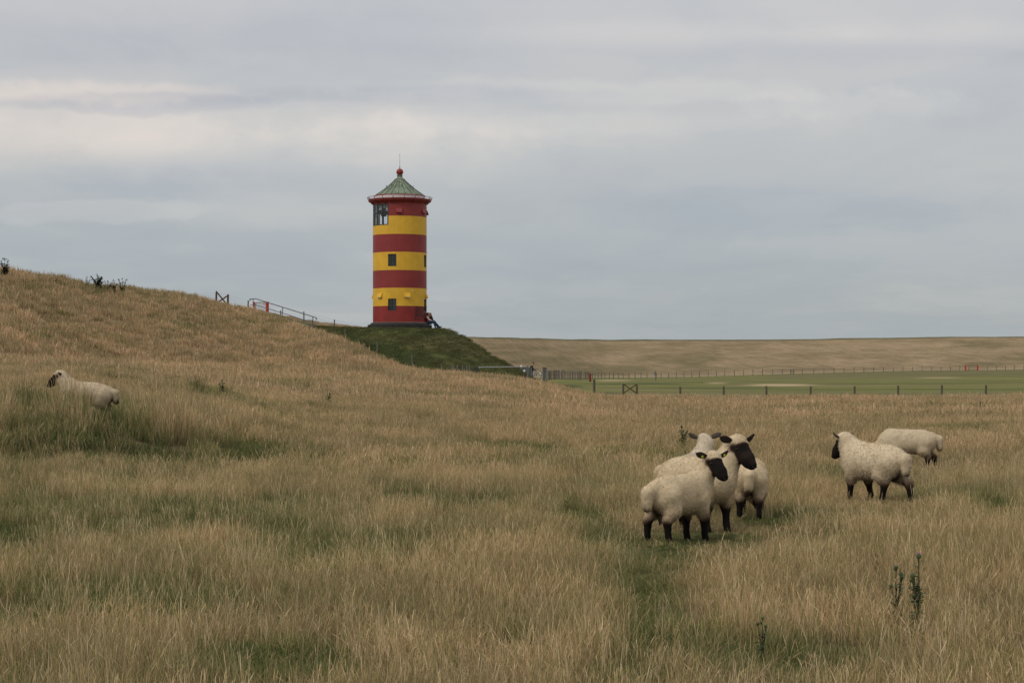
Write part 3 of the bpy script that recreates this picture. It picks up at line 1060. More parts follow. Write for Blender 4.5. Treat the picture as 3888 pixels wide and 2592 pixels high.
# --- fence along the end of the pasture
FN = empty('wire_fence', (0, 0, 0))
tag(FN, 'low wire fence on brown posts where the dry pasture meets the green meadow', 'fence')
near = [(2256, 1439, 1492), (2366, 1457, 1503), (2418, 1461, 1505), (2583, 1467, 1502), (2748, 1465, 1505), (2910, 1464, 1506), (3078, 1466, 1502), (3245, 1465, 1500), (3410, 1463, 1499), (3576, 1461, 1499), (3743, 1461, 1500), (3912, 1461, 1499), (4080, 1461, 1499), (4250, 1461, 1499)]
bases = []
for px, yt, yb in near:
    D = 123.5 if px > 2300 else 126.0
    z = float(zmead(np.array([X(px, D)]), np.array([D]))[0])
    top = EYE - (yt - HZ) / F * D
    b = Vector((X(px, D), D, z)); bases.append(b)
    post(b, top - z, .085 if px == 2256 else .072, M_WOOD, FN)
wires(FN, bases, [.45, .75, .98], .0035)
a, b = bases[1], bases[2]
bar(a + Vector((0, -.05, .10)), b + Vector((0, -.05, .72)), .04, M_BRWOOD, FN)
bar(a + Vector((0, .05, .74)), b + Vector((0, .05, .10)), .04, M_BRWOOD, FN)

# --- long fence at the foot of the sea dike
FD = empty('long_fence', (0, 0, 0))
tag(FD, 'long post and wire fence running along the foot of the far sea dike', 'fence')
pline = [(2087, 182, 31), (2150, 235, 31), (2200, 262, 30), (2250, 292, 24), (2400, 322, 24), (2500, 340, 24), (2700, 362, 24), (2900, 380, 24), (3100, 386, 22), (3400, 394, 19), (3888, 400, 19), (4400, 402, 19)]
pp_ = np.array(pline, float)
pxs = [2250, 2259, 2271, 2284, 2297, 2313, 2330, 2349, 2366, 2388, 2411, 2434, 2457, 2492, 2510, 2539, 2568, 2597, 2626, 2656, 2689, 2720, 2752, 2789, 2823, 2859, 2895, 2934, 2970, 3001, 3014, 3047]
q = 3090
while q < 4400:
    pxs.append(q); q += 38.5 - (q - 3090) * .006
pick = []
q = 2080
while q < 2245:
    pick.append(q); q += random.choice([4.2, 5.0, 5.8, 3.4])
bs = []
for px in pick + pxs:
    D = float(np.interp(px, pp_[:, 0], pp_[:, 1]))
    hp = float(np.interp(px, pp_[:, 0], pp_[:, 2]))
    h = hp * D / F * random.uniform(.93, 1.05) * (1.14 if px < 2245 else 1.0)
    z = float(zmead(np.array([X(px, D)]), np.array([D]))[0])
    b = Vector((X(px, D), D, z))
    post(b, h, .055 if px < 2245 else .06, M_WOODG if random.random() < .7 else M_WOOD, FD)
    bs.append(b)
wires(FD, bs, [.35, .65, .95], .006, .0)
i1 = len(pick) + pxs.index(3001)
a, b = bs[i1], bs[i1 + 1]
bar(a + Vector((0, -.06, .1)), b + Vector((0, -.06, 1.05)), .05, M_WOODG, FD); bar(a + Vector((0, .06, 1.05)), b + Vector((0, .06, .1)), .05, M_WOODG, FD)
i0 = len(pick) + pxs.index(2895)
for k in range(i0, i0 + 8):
    if k + 1 < len(bs): bar(bs[k] + Vector((0, -.05, 1.06)), bs[k + 1] + Vector((0, -.05, 1.06)), .035, M_WOODG, FD, 'top_rail')

# --- red gate in that fence
def gbase(px, D): return Vector((X(px, D), D, float(zmead(np.array([X(px, D)]), np.array([D]))[0])))


GR = empty('red_gate', gbase(3690, 396))
tag(GR, 'small red metal gate in the far fence below the sea dike', 'gate')
for px in (3665, 3712):
    b = gbase(px, 396) - GR.location
    m = MB(); m.box((b.x, b.y, b.z + .55), (.26, .2, 1.35)); m.obj('gate_post', M_REDM, GR)
a = gbase(3665, 396) - GR.location; b = gbase(3712, 396) - GR.location
m = MB(); m.tube(a + Vector((0, 0, 1.14)), b + Vector((0, 0, 1.18)), .045); m.tube(a + Vector((0, 0, .25)), b + Vector((0, 0, .25)), .03); m.obj('gate_frame', M_REDPOST, GR)
for k in range(1, 8):
    m = MB(); p0 = a.lerp(b, k / 8); m.tube(p0 + Vector((0, 0, .25)), p0 + Vector((0, 0, 1.14)), .014); m.obj('gate_bar', M_REDPOST, GR)

# --- tall thin signpost, small dull red marker
SP = empty('signpost', gbase(2489, 205)); tag(SP, 'thin grey signpost with a small plate standing in the green meadow', 'signpost')
hh = (1395 + (1.8 - SP.location.z) * F / 205 - 1406) * 205 / F
m = MB(); m.tube((0, 0, -.3), (0, 0, hh), .045); m.obj('pole', M_GALV, SP)
m = MB(); m.box((-.04, -.05, hh - .35), (.20, .02, .34)); m.obj('sign_plate', M_GALV, SP)
MK = empty('marker_bollard', gbase(2241, 180)); tag(MK, 'short dull red bollard by the end of the picket fence', 'bollard')
hz = (1395 + (1.8 - MK.location.z) * F / 180 - 1416) * 180 / F
m = MB(); m.lathe([(.02, -.2), (.115, -.2), (.115, hz - .06), (.08, hz), (.01, hz)], 12); mk = m.obj('bollard_body', M_REDPOST, MK)
m = MB(); m.lathe([(.118, hz - .16), (.121, hz - .15), (.121, hz - .10), (.118, hz - .09)], 12); m.obj('collar', M_BRWOOD, MK)

# --- gateway with two fat grey posts, the barrier pole and its left post
def gatepost(px, D, ytop, w, label):
    b = gbase(px, D)
    h = EYE - (ytop - HZ) / F * D - b.z
    e = empty('gate_post', b); tag(e, label, 'gate post')
    r = w / 2
    for k in (-1, 0, 1):
        m = MB(); m.lathe([(.01, -.3), (r * .36, -.3), (r * .36, h - .03), (.01, h - .02)], 10)
        o = m.obj('stake', M_GALV if k else M_WOODG, e); o.location = (k * r * .64, 0, 0)
    m = MB(); m.box((0, 0, h), (w * 1.06, r * .9, .045)); m.obj('cap', M_WIRE if False else M_GALV, e)
    return e


gatepost(2012, 166, 1396, .40, 'left of two thick grey gate posts, directly before the standing person')
gatepost(2068, 166, 1395, .38, 'right of two thick grey gate posts, at the start of the picket fence')
BP = empty('barrier', Vector((X(1810, 123.5), 123.5, float(max(zf(X(1810, 123.5), 123.5), zmound(np.array([X(1810, 123.5)]), np.array([123.5]))[0]))))); tag(BP, 'long white grey barrier pole across the path at the foot of the mound', 'barrier')
z0 = EYE - (1394 - HZ) / F * 123.5 - BP.location.z
m = MB(); m.box((0, 0, z0 / 2 - .2), (.24, .16, z0 + .4)); m.obj('barrier_post', M_DARKM, BP)
bA = P(1816, 1394, 123.5) - BP.location; bB = P(2003, 1391.5, 124.5) - BP.location
m = MB(); m.tube((bB.x, bB.y, bB.z - 2.6), (bB.x, bB.y, bB.z), .05); m.box((bB.x, bB.y, bB.z), (.14, .1, .1)); m.obj('rest_post', M_GALV, BP)
m = MB(); m.tube(bA, bB, .034, .03, 10); m.obj('barrier_pole', simple('barrier_grey', (.30, .31, .32), .5, .2), BP)

# --- low row of weathered stakes in front of the mound
ST = empty('stake_fence', (0, 0, 0)); tag(ST, 'short weathered stakes half hidden in dry grass before the mound', 'fence')
sb = []
for px, yt in ((1676, 1382), (1716, 1384), (1722, 1386), (1737, 1384), (1741, 1400), (1756, 1386), (1773, 1386), (1782, 1386)):
    D = 118.5; z = zf(X(px, D), D)
    b = Vector((X(px, D), D, z)); sb.append(b)
    post(b, EYE - (yt - HZ) / F * D - z, .045, M_WOODG, ST, 'stake')
wires(ST, sb, [.3], .004, 0)
# two posts on the green slope
def surf_hit(px, py, fun, lo, hi):
    D = np.arange(lo, hi, .1); zr = EYE - (py - HZ) / F * D
    g = fun(X(px, D), D); k = int(np.argmax(g >= zr))
    return Vector((X(px, D[k]), D[k], g[k]))


for px, yt, yb, lb in ((1432, 1297, 1340, 'lone grey stake at the left edge of the green mound slope'), (1565, 1345, 1391, 'lone grey stake at the lower front of the green mound slope'), (1310, 1250, 1280, 'small stake at the left end of the green mound, nearest the handrail')):
    b = surf_hit(px, yb, zmound, 119, 145)
    h = (yb - yt) * b.y / F
    e = empty('stake', b); tag(e, lb, 'post'); post(Vector((0, 0, 0)), h, .045, M_WOODG, e)
    m = MB(); m.tube((0, 0, h * .8), (0, 0, h * .8 + .02), .055); m.obj('wire_loop', M_WIRE, e)

# --- fence over the crest of the left hill
FH = empty('hill_fence', (0, 0, 0)); tag(FH, 'wire mesh fence with a cross braced post pair on the crest of the left hill', 'fence')
hp = [(560, 1085, 129), (640, 1102, 132), (722, 1115, 135), (821, 1110, 138.5), (865, 1117, 139.5), (907, 1158, 140), (942, 1140, 142.5)]
hb = []
for px, yt, D in hp:
    z = zf(X(px, D), D)
    if px in (560, 640): yt = HZ - (z - .1 - EYE) / D * F
    b = Vector((X(px, D), D, z)); hb.append(b)
    post(b, max(.2, EYE - (yt - HZ) / F * D - z), .075 if px in (821, 865) else .06, M_BRWOOD if px in (821, 865) else M_WOODG, FH)
a, b = hb[3], hb[4]
bar(a + Vector((0, -.06, .95)), b + Vector((0, -.06, .05)), .055, M_BRWOOD, FH); bar(a + Vector((0, .06, .05)), b + Vector((0, .06, .80)), .055, M_BRWOOD, FH)
tops = [Vector((X(px, D), D, EYE - (yt - HZ) / F * D)) for px, yt, D in hp if px not in (907, 560, 640)]


def mesh_wires(parent, tops, n, drop, step):
    for k in range(n):
        m = MB(); m.path([p - Vector((0, 0, .05 + drop * k / (n - 1))) for p in tops], .0045, 4); m.obj('wire', M_WIRE, parent)
    m = MB()
    for a, b in zip(tops[:-1], tops[1:]):
        q = max(2, int((b - a).length / step))
        for i in range(q):
            p = a.lerp(b, i / q); m.tube(p - Vector((0, 0, .25)), p - Vector((0, 0, drop + .05)), .003, .003, 3, False)
    tag(m.obj('mesh_wires', M_WIRE, parent), kind='stuff')


mesh_wires(FH, tops, 6, .85, .3)
# continuation down past the handrail to the mound
FP = empty('slope_fence', (0, 0, 0)); tag(FP, 'sagging wire mesh fence on grey posts going down behind the grey handrail', 'fence')
sp_ = [(1066, 1178, 1207), (1154, 1182, 1224), (1270, 1213, 1246)]
tp = [P(1018, 1149, 156)]
for px, yt, yb in sp_:
    D = {1066: 150, 1154: 154, 1270: 150}[px]
    b = P(px, yb, D); post(b, (yb - yt) * D / F, .055, M_WOODG, FP); tp.append(P(px, yt, D))
tp.append(P(1400, 1244, 146))
mesh_wires(FP, tp, 5, .8, .3)
e = empty('fence_post', P(1187, 1241, 138)); tag(e, 'single grey fence post at the lower end of the grey handrail', 'post'); post(Vector((0, 0, 0)), 27 * 138 / F, .055, M_WOODG, e)
m = MB(); m.tube((0, 0, .40), (0, 0, .42), .062); m.obj('wire_loop', M_WIRE, e)

# --- red gate on the crest
RG = empty('crest_gate', P(990, 1185, 156)); tag(RG, 'red barred gate between two red posts on top of the hill behind the handrail', 'gate')
def rel(px, py, D=156): return P(px, py, D) - RG.location
for px, yt, yb, w_ in ((965, 1146, 1182, .085), (1015, 1145, 1192, .13)):
    m = MB(); a = rel(px, yt); b = rel(px, yb + 12); m.tube(b, a, w_, w_, 10); m.obj('gate_post', M_REDM, RG)
m = MB(); m.path([rel(971, 1180), rel(971, 1150), rel(974, 1148.5), rel(1009, 1147)], .03, 6); m.tube(rel(971, 1179), rel(1010, 1188), .025); m.obj('gate_frame', M_REDPOST, RG)
for k in range(9):
    x_ = 975 + k * 4.0; m = MB(); m.tube(rel(x_, 1148), rel(x_, 1180 + (x_ - 971) * .22), .014, .014, 5); m.obj('gate_bar', M_REDPOST, RG)
m = MB(); m.box(rel(1004, 1154), (.26, .05, .05)); m.obj('latch', M_REDM, RG)

# --- grey tubular handrail down the ramp
HR = empty('handrail', P(1075, 1190, 146)); tag(HR, 'grey tubular handrail with hooked ends sloping down the hill path', 'handrail')
def hD(px): return 152 - (px - 950) * .055
def hr(px, py): return P(px, py, hD(px)) - HR.location
m = MB(); m.path([hr(951, 1140), hr(948, 1138.5), hr(948, 1136), hr(951, 1135), hr(972, 1134.3), hr(1073, 1166), hr(1198, 1205), hr(1202, 1207), hr(1203, 1210), hr(1200, 1211.5)], .036, 8, True); m.obj('top_rail', M_RAIL, HR)
m = MB(); m.path([hr(952, 1158), hr(970, 1157.5), hr(1073, 1188), hr(1202, 1230.5)], .028, 8); m.obj('mid_rail', M_RAIL, HR)
m = MB(); m.path([hr(968, 1179), hr(1073, 1209), hr(1186, 1242)], .030, 8); m.obj('bottom_rail', M_GALV, HR)
for px, yt, yb in ((961, 1135, 1182), (1073, 1166, 1214), (1188, 1202, 1244)):
    m = MB(); m.tube(hr(px, yt), hr(px, yb + 4), .03); m.obj('rail_post', M_RAIL, HR)
# ================================================================== GRASS (instanced tufts, nobody could count it)
t = NT('grass_blades')
pos = t.geo()
c = t.vcol()
n1 = t.noise(.22, 5, .62, pos); n2 = t.noise(.5, 5, .62, pos)
c = t.mix(1.0, c, t.ramp(n1, [(.36, (.78, .80, .76)), (.62, (1.16, 1.10, 1.08))]), 'MULTIPLY')
c = t.mix(t.ramp(n2, [(.46, 0.0), (.64, .52)]), c, (.17, .165, .065))
t.put(t.b.inputs['Base Color'], c); t.b.inputs['Roughness'].default_value = .75; t.b.inputs['Specular IOR Level'].default_value = .12
trn = t.n('ShaderNodeBsdfTranslucent'); t.L.new(c, trn.inputs[0])
ms = t.n('ShaderNodeMixShader'); ms.inputs[0].default_value = .28
t.L.new(t.b.outputs[0], ms.inputs[1]); t.L.new(trn.outputs[0], ms.inputs[2]); t.L.new(ms.outputs[0], t.out.inputs[0])
M_GRASS = t.m

P_STRAW = [(.60, .445, .260), (.49, .355, .195), (.72, .56, .36), (.42, .30, .160), (.55, .41, .225), (.34, .275, .120), (.23, .23, .078), (.60, .425, .270), (.38, .25, .15)]
P_MIX = [(.42, .33, .17), (.30, .26, .110), (.20, .21, .070), (.13, .165, .048), (.50, .40, .22)]
P_GREEN = [(.085, .125, .036), (.065, .105, .032), (.12, .155, .045), (.16, .17, .06), (.30, .23, .12)]
P_RUSH = [(.080, .105, .036), (.11, .13, .045), (.17, .16, .06), (.36, .28, .15), (.25, .21, .10)]


def tuft(rng, n, rad, hm, hv, w, lean, pal, heads=0.0, wind=(0.05, 0.0), curl=.35):
    V, Q, C = [], [], []
    pal = np.array(pal)
    for i in range(n):
        a = rng.uniform(0, 2 * math.pi); rr = rad * math.sqrt(rng.uniform())
        bx, by = rr * math.cos(a), rr * math.sin(a)
        la = rng.uniform(0, 2 * math.pi); lm = abs(rng.normal(0, lean))
        h = max(.04, hm * (1 + rng.normal(0, hv)))
        lx = math.cos(la) * lm + wind[0]; ly = math.sin(la) * lm + wind[1]
        fa = rng.uniform(0, math.pi); ux, uy = math.cos(fa), math.sin(fa)
        hd = rng.uniform() < heads
        cu = rng.uniform(0, curl)
        colr = pal[rng.integers(len(pal))] * rng.uniform(.78, 1.22)
        if hd:
            ts = [0, .45, .74, .83, .94, 1.0]; ws = [w * .45, w * .42, w * .36, w * .95, w * .8, w * .15]
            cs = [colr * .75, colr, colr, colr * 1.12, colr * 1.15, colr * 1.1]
        else:
            ts = [0, .40, .75, 1.0]; ws = [w, w * .85, w * .6, w * .12]
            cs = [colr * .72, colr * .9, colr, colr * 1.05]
        o = len(V)
        for t_, ww, cc in zip(ts, ws, cs):
            k = t_ + cu * t_ ** 3 * 2.2
            x = bx + lx * h * k; y = by + ly * h * k; z = h * t_ * (1 - cu * .55 * t_ ** 2) - .02
            V += [(x - ux * ww / 2, y - uy * ww / 2, z), (x + ux * ww / 2, y + uy * ww / 2, z)]
            C += [cc, cc]
        for k in range(len(ts) - 1):
            a0 = o + 2 * k; Q.append((a0, a0 + 1, a0 + 3, a0 + 2))
    return V, Q, np.clip(np.array(C), 0, 1)


tuft_sets = {}
src_n = [0]


def make_set(name, count, **kw):
    """an unlinked collection of tuft meshes, only used as instance source"""
    c = bpy.data.collections.new(name)
    rng = np.random.default_rng(100 + len(tuft_sets))
    for i in range(count):
        k2 = dict(kw)
        V, Q, C = tuft(rng, **k2)
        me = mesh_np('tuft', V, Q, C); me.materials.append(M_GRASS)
        o = bpy.data.objects.new('tuft_%s_%02d' % (name, i), me)
        c.objects.link(o)
    tuft_sets[name] = (c, count)


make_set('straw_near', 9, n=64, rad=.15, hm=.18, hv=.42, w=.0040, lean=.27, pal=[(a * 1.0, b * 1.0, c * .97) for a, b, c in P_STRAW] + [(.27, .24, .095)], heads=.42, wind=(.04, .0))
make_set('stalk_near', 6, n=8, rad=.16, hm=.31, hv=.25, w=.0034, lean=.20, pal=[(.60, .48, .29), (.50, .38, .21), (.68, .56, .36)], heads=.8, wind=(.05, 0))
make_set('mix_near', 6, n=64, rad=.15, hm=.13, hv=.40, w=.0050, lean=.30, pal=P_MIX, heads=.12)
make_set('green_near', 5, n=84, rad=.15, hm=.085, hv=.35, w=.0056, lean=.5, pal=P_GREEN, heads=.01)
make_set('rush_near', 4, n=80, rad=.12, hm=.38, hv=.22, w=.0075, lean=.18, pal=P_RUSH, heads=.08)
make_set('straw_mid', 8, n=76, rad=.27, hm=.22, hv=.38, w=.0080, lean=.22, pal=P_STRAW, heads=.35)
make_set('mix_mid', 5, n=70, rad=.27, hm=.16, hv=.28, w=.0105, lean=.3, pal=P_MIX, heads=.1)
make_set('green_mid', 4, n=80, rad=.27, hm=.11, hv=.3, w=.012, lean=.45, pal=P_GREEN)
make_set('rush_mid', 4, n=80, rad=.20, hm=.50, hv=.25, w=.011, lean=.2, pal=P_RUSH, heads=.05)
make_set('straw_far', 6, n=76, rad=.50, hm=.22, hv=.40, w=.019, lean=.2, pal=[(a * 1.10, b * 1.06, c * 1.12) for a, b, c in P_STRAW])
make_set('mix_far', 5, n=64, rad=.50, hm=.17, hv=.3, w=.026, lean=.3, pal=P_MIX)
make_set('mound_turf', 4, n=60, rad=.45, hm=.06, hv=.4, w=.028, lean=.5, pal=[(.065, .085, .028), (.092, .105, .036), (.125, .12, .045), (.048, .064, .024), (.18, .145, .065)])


def scatter(name, setname, pts, rotz, tilt, scale):
    col, cnt = tuft_sets[setname]
    n = len(pts)
    me = bpy.data.meshes.new(name)
    me.vertices.add(n); me.vertices.foreach_set('co', np.asarray(pts, np.float32).ravel())
    a = me.attributes.new('rot', 'FLOAT_VECTOR', 'POINT')
    r = np.zeros((n, 3), np.float32); r[:, 0] = tilt[:, 0]; r[:, 1] = tilt[:, 1]; r[:, 2] = rotz
    a.data.foreach_set('vector', r.ravel())
    a = me.attributes.new('scl', 'FLOAT_VECTOR', 'POINT'); a.data.foreach_set('vector', np.asarray(scale, np.float32).ravel())
    a = me.attributes.new('idx', 'INT', 'POINT'); a.data.foreach_set('value', RNG.integers(0, cnt, n).astype(np.int32))
    o = bpy.data.objects.new(name, me); COL.objects.link(o)
    ng = bpy.data.node_groups.new(name, 'GeometryNodeTree')
    ng.interface.new_socket('Geometry', in_out='INPUT', socket_type='NodeSocketGeometry')
    ng.interface.new_socket('Geometry', in_out='OUTPUT', socket_type='NodeSocketGeometry')
    N, L = ng.nodes, ng.links
    gi = N.new('NodeGroupInput'); go = N.new('NodeGroupOutput')
    ci = N.new('GeometryNodeCollectionInfo'); ci.inputs['Collection'].default_value = col
    ci.inputs['Separate Children'].default_value = True; ci.inputs['Reset Children'].default_value = True
    m2p = N.new('GeometryNodeMeshToPoints')
    iop = N.new('GeometryNodeInstanceOnPoints'); iop.inputs['Pick Instance'].default_value = True
    def at(nm, ty):
        x = N.new('GeometryNodeInputNamedAttribute'); x.data_type = ty; x.inputs[0].default_value = nm
        return x.outputs[0]
    L.new(gi.outputs[0], m2p.inputs['Mesh']); L.new(m2p.outputs[0], iop.inputs['Points'])
    L.new(ci.outputs[0], iop.inputs['Instance'])
    L.new(at('idx', 'INT'), iop.inputs['Instance Index'])
    L.new(at('rot', 'FLOAT_VECTOR'), iop.inputs['Rotation']); L.new(at('scl', 'FLOAT_VECTOR'), iop.inputs['Scale'])
    L.new(iop.outputs[0], go.inputs[0])
    md = o.modifiers.new('scatter', 'NODES'); md.node_group = ng
    return tag(o, kind='stuff')


def sample(D0, D1, px0, px1, dens):
    area = (px1 - px0) / F * (D1 ** 2 - D0 ** 2) / 2
    n = int(area * dens)
    D = np.sqrt(RNG.uniform(D0 ** 2, D1 ** 2, n)); px = RNG.uniform(px0, px1, n)
    x = X(px, D)
    return x, D, px


def sow(D0, D1, px0, px1, dens, sets, rush=None, hide=True):
    x, y, px = sample(D0, D1, px0, px1, dens)
    z = zfield(x, y)
    edge = np.interp(px, _pg, _kd[:, 8]) + 1.2       # crest / far edge of the pasture
    k = y < edge
    if y.max() > 110:   # not where the green mound stands above the pasture
        k &= (zmound(x, y) < z + .05) | (y < 118)
        k &= ~((px > 2290) & (y > 121.5))
    x, y, z, px = x[k], y[k], z[k], px[k]
    g = greenness(x, y)
    u = RNG.uniform(0, 1, len(x))
    hn = .50 + 1.0 * fbm(x * .8, y * .55, 4, 120)
    rz = RNG.normal(0, 1.0, len(x)) * 3
    tl = RNG.normal(0, .10, (len(x), 2)) + np.stack([fbm(x * .35, y * .3, 3, 160) - .5, fbm(x * .35, y * .3, 3, 170) - .5], 1) * .75
    py = HZ + (EYE - z) * F / y
    bank = np.exp(-(((px - 330) / 620) ** 2 + ((py - 1640) / 95) ** 2) ** 2)
    is_rush = np.zeros(len(x), bool)
    if rush:
        rn = fbm(x * 1.1, y * .9, 3, 140)
        is_rush = (bank * .8 + .12 * (px < 1300) * (y > 26) * (y < 60)) * sstep(.52, .66, rn) * .6 > u
    cls = np.where(g + (u - .5) * .35 > .52, 2, np.where(g + (u - .5) * .5 > .24, 1, 0))
    # grass cropped and trampled round the sheep
    shp = np.exp(-(((px - 2640) / 420) ** 2 + ((py - 2060) / 110) ** 2) ** 2)
    shp = np.maximum(shp, .95 * np.exp(-(((px - 3330) / 240) ** 2 + ((py - 1935) / 80) ** 2) ** 2)); shp = np.maximum(shp, .8 * np.exp(-(((px - 3480) / 200) ** 2 + ((py - 1800) / 40) ** 2) ** 2))
    sc_h = hn * (1 - .66 * shp) * (1 - .35 * sstep(104, 114, y) * sstep(1900, 2300, px)) * (1 + 1.35 * bank * sstep(30, 33, y)) * (1 + .55 * bank * (y > 33) * (y < 34.9)) * (1 - .25 * (cls == 2))
    if y.min() > 50: sc_h *= (1 + .15 * sstep(60, 90, y))
    for ci, nm in enumerate(sets):
        m = (cls == ci) & ~is_rush
        if m.any():
            s = np.stack([hn[m] * .2 + .85, hn[m] * .2 + .85, sc_h[m]], 1)
            scatter({0: 'dry_grass', 1: 'grass', 2: 'green_grass'}[ci], nm, np.stack([x[m], y[m], z[m]], 1), rz[m], tl[m], s)
    if y.max() < 31:
        st = (cls != 2) & (u < .17) & (shp < .5)
        scatter('dry_grass', 'stalk_near', np.stack([x[st], y[st], z[st]], 1), rz[st], tl[st] * .8, np.stack([np.ones(st.sum())] * 2 + [.65 + .5 * hn[st]], 1))
    if rush and is_rush.any():
        m = is_rush
        s = np.stack([hn[m], hn[m], hn[m] * .62], 1)
        scatter('rush_grass', rush, np.stack([x[m], y[m], z[m]], 1), rz[m], tl[m], s)


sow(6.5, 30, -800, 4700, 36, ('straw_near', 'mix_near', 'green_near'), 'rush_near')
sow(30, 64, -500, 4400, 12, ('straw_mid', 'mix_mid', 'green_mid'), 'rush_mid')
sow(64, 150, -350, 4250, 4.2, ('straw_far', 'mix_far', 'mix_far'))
# turf on the mound
mx = RNG.uniform(-24, 4, 9000); my = RNG.uniform(124, 150, 9000); mz = zmound(mx, my)
k = (mz > .8) & ((mx + 8.52) ** 2 + (my - 140) ** 2 > 3.0 ** 2) & (my < 146)
mx, my, mz = mx[k], my[k], mz[k]
scatter('green_grass', 'mound_turf', np.stack([mx, my, mz - .02], 1), RNG.uniform(0, 6.28, len(mx)), RNG.normal(0, .1, (len(mx), 2)), np.ones((len(mx), 3)))
# ================================================================== BODIES FROM DISTANCE FIELDS
def surface_nets(f, org, h):
    s = f < 0
    nx, ny, nz = f.shape
    c = [(0, 0, 0), (1, 0, 0), (0, 1, 0), (1, 1, 0), (0, 0, 1), (1, 0, 1), (0, 1, 1), (1, 1, 1)]
    E = [(0, 1), (2, 3), (4, 5), (6, 7), (0, 2), (1, 3), (4, 6), (5, 7), (0, 4), (1, 5), (2, 6), (3, 7)]
    sl = lambda o, a: a[o[0]:nx - 1 + o[0], o[1]:ny - 1 + o[1], o[2]:nz - 1 + o[2]]
    acc = None; cnt = None
    any_ = sum(sl(o, s).astype(np.int8) for o in c)
    act = (any_ > 0) & (any_ < 8)
    I = np.argwhere(act)
    pos = np.zeros((len(I), 3)); cn = np.zeros(len(I))
    vals = [f[I[:, 0] + o[0], I[:, 1] + o[1], I[:, 2] + o[2]] for o in c]
    for a, b in E:
        fa, fb = vals[a], vals[b]
        m = (fa < 0) != (fb < 0)
        t = np.where(m, fa / np.where(fa == fb, 1, fa - fb), 0)
        pa = np.array(c[a], float); pb = np.array(c[b], float)
        pos += np.where(m[:, None], pa + (pb - pa) * t[:, None], 0); cn += m
    V = (I + pos / cn[:, None]) * h + org
    idx = -np.ones((nx - 1, ny - 1, nz - 1), np.int64); idx[I[:, 0], I[:, 1], I[:, 2]] = np.arange(len(I))
    Q = []
    for ax in range(3):
        u, v = [(1, 2), (2, 0), (0, 1)][ax]
        o = [0, 0, 0]; o[ax] = 1
        A = s[:nx - o[0], :ny - o[1], :nz - o[2]]; B = s[o[0]:, o[1]:, o[2]:]
        J = np.argwhere(A != B)
        J = J[(J[:, u] > 0) & (J[:, v] > 0)]
        J = J[(J[:, u] < f.shape[u] - 1) & (J[:, v] < f.shape[v] - 1)]
        fl = A[J[:, 0], J[:, 1], J[:, 2]]
        du = np.zeros(3, int); du[u] = 1; dv = np.zeros(3, int); dv[v] = 1
        g = lambda K: idx[K[:, 0], K[:, 1], K[:, 2]]
        q = np.stack([g(J - du - dv), g(J - dv), g(J), g(J - du)], 1)
        q[~fl] = q[~fl][:, ::-1]
        Q.append(q)
    Q = np.concatenate(Q)
    return V, Q[(Q >= 0).all(1)]


def d_prim(p, P3):
    if p[0] == 'c':
        a = np.array(p[1]); b = np.array(p[2]); ab = b - a
        t = np.clip(((P3 - a) @ ab) / max(ab @ ab, 1e-9), 0, 1)
        return np.linalg.norm(P3 - a - t[..., None] * ab, axis=-1) - (p[3] + (p[4] - p[3]) * t)
    q = P3 - np.array(p[1])
    if len(p) > 6 and p[6] is not None:
        q = q @ np.array(p[6])
    r = np.array(p[2])
    k0 = np.linalg.norm(q / r, axis=-1); k1 = np.linalg.norm(q / (r * r), axis=-1)
    return k0 * (k0 - 1) / np.maximum(k1, 1e-6)


def prim_k(p): return p[5] if p[0] == 'c' else p[3]
def prim_tag(p): return p[6] if p[0] == 'c' else p[4]


def build_sdf(prims, h, pad=.04):
    lo = np.min([np.minimum(np.array(p[1]) - (p[3] if p[0] == 'c' else np.max(p[2])), (np.array(p[2]) - p[4]) if p[0] == 'c' else 99) for p in prims], 0) - pad
    hi = np.max([np.maximum(np.array(p[1]) + (p[3] if p[0] == 'c' else np.max(p[2])), (np.array(p[2]) + p[4]) if p[0] == 'c' else -99) for p in prims], 0) + pad
    n = np.ceil((hi - lo) / h).astype(int) + 1
    ax = [lo[i] + np.arange(n[i]) * h for i in range(3)]
    f = np.full(tuple(n), 9.0)
    for p in prims:
        k = prim_k(p)
        # only work in the box that the piece can reach
        r = max(p[3], p[4]) if p[0] == 'c' else float(np.max(p[2]))
        pl = (np.minimum(p[1], p[2]) if p[0] == 'c' else np.array(p[1])) - r - k - 3 * h
        ph = (np.maximum(p[1], p[2]) if p[0] == 'c' else np.array(p[1])) + r + k + 3 * h
        i0 = np.clip(((pl - lo) / h).astype(int), 0, n - 1); i1 = np.clip(((ph - lo) / h).astype(int) + 2, 1, n)
        G = np.stack(np.meshgrid(ax[0][i0[0]:i1[0]], ax[1][i0[1]:i1[1]], ax[2][i0[2]:i1[2]], indexing='ij'), -1)
        d = d_prim(p, G)
        sub = f[i0[0]:i1[0], i0[1]:i1[1], i0[2]:i1[2]]
        hh = np.clip(.5 + .5 * (d - sub) / k, 0, 1)
        f[i0[0]:i1[0], i0[1]:i1[1], i0[2]:i1[2]] = sub * hh + d * (1 - hh) - k * hh * (1 - hh)
    return surface_nets(f, lo, h)


def vnormals(V, Q):
    n = np.cross(V[Q[:, 2]] - V[Q[:, 0]], V[Q[:, 3]] - V[Q[:, 1]])
    N = np.zeros_like(V)
    for i in range(4): np.add.at(N, Q[:, i], n)
    return N / np.maximum(np.linalg.norm(N, axis=1), 1e-9)[:, None], np.linalg.norm(n, axis=1) / 2


def n3(V, s, off=0.0):
    return np.array([mn.noise(Vector((v[0] * s + off, v[1] * s, v[2] * s))) for v in V])


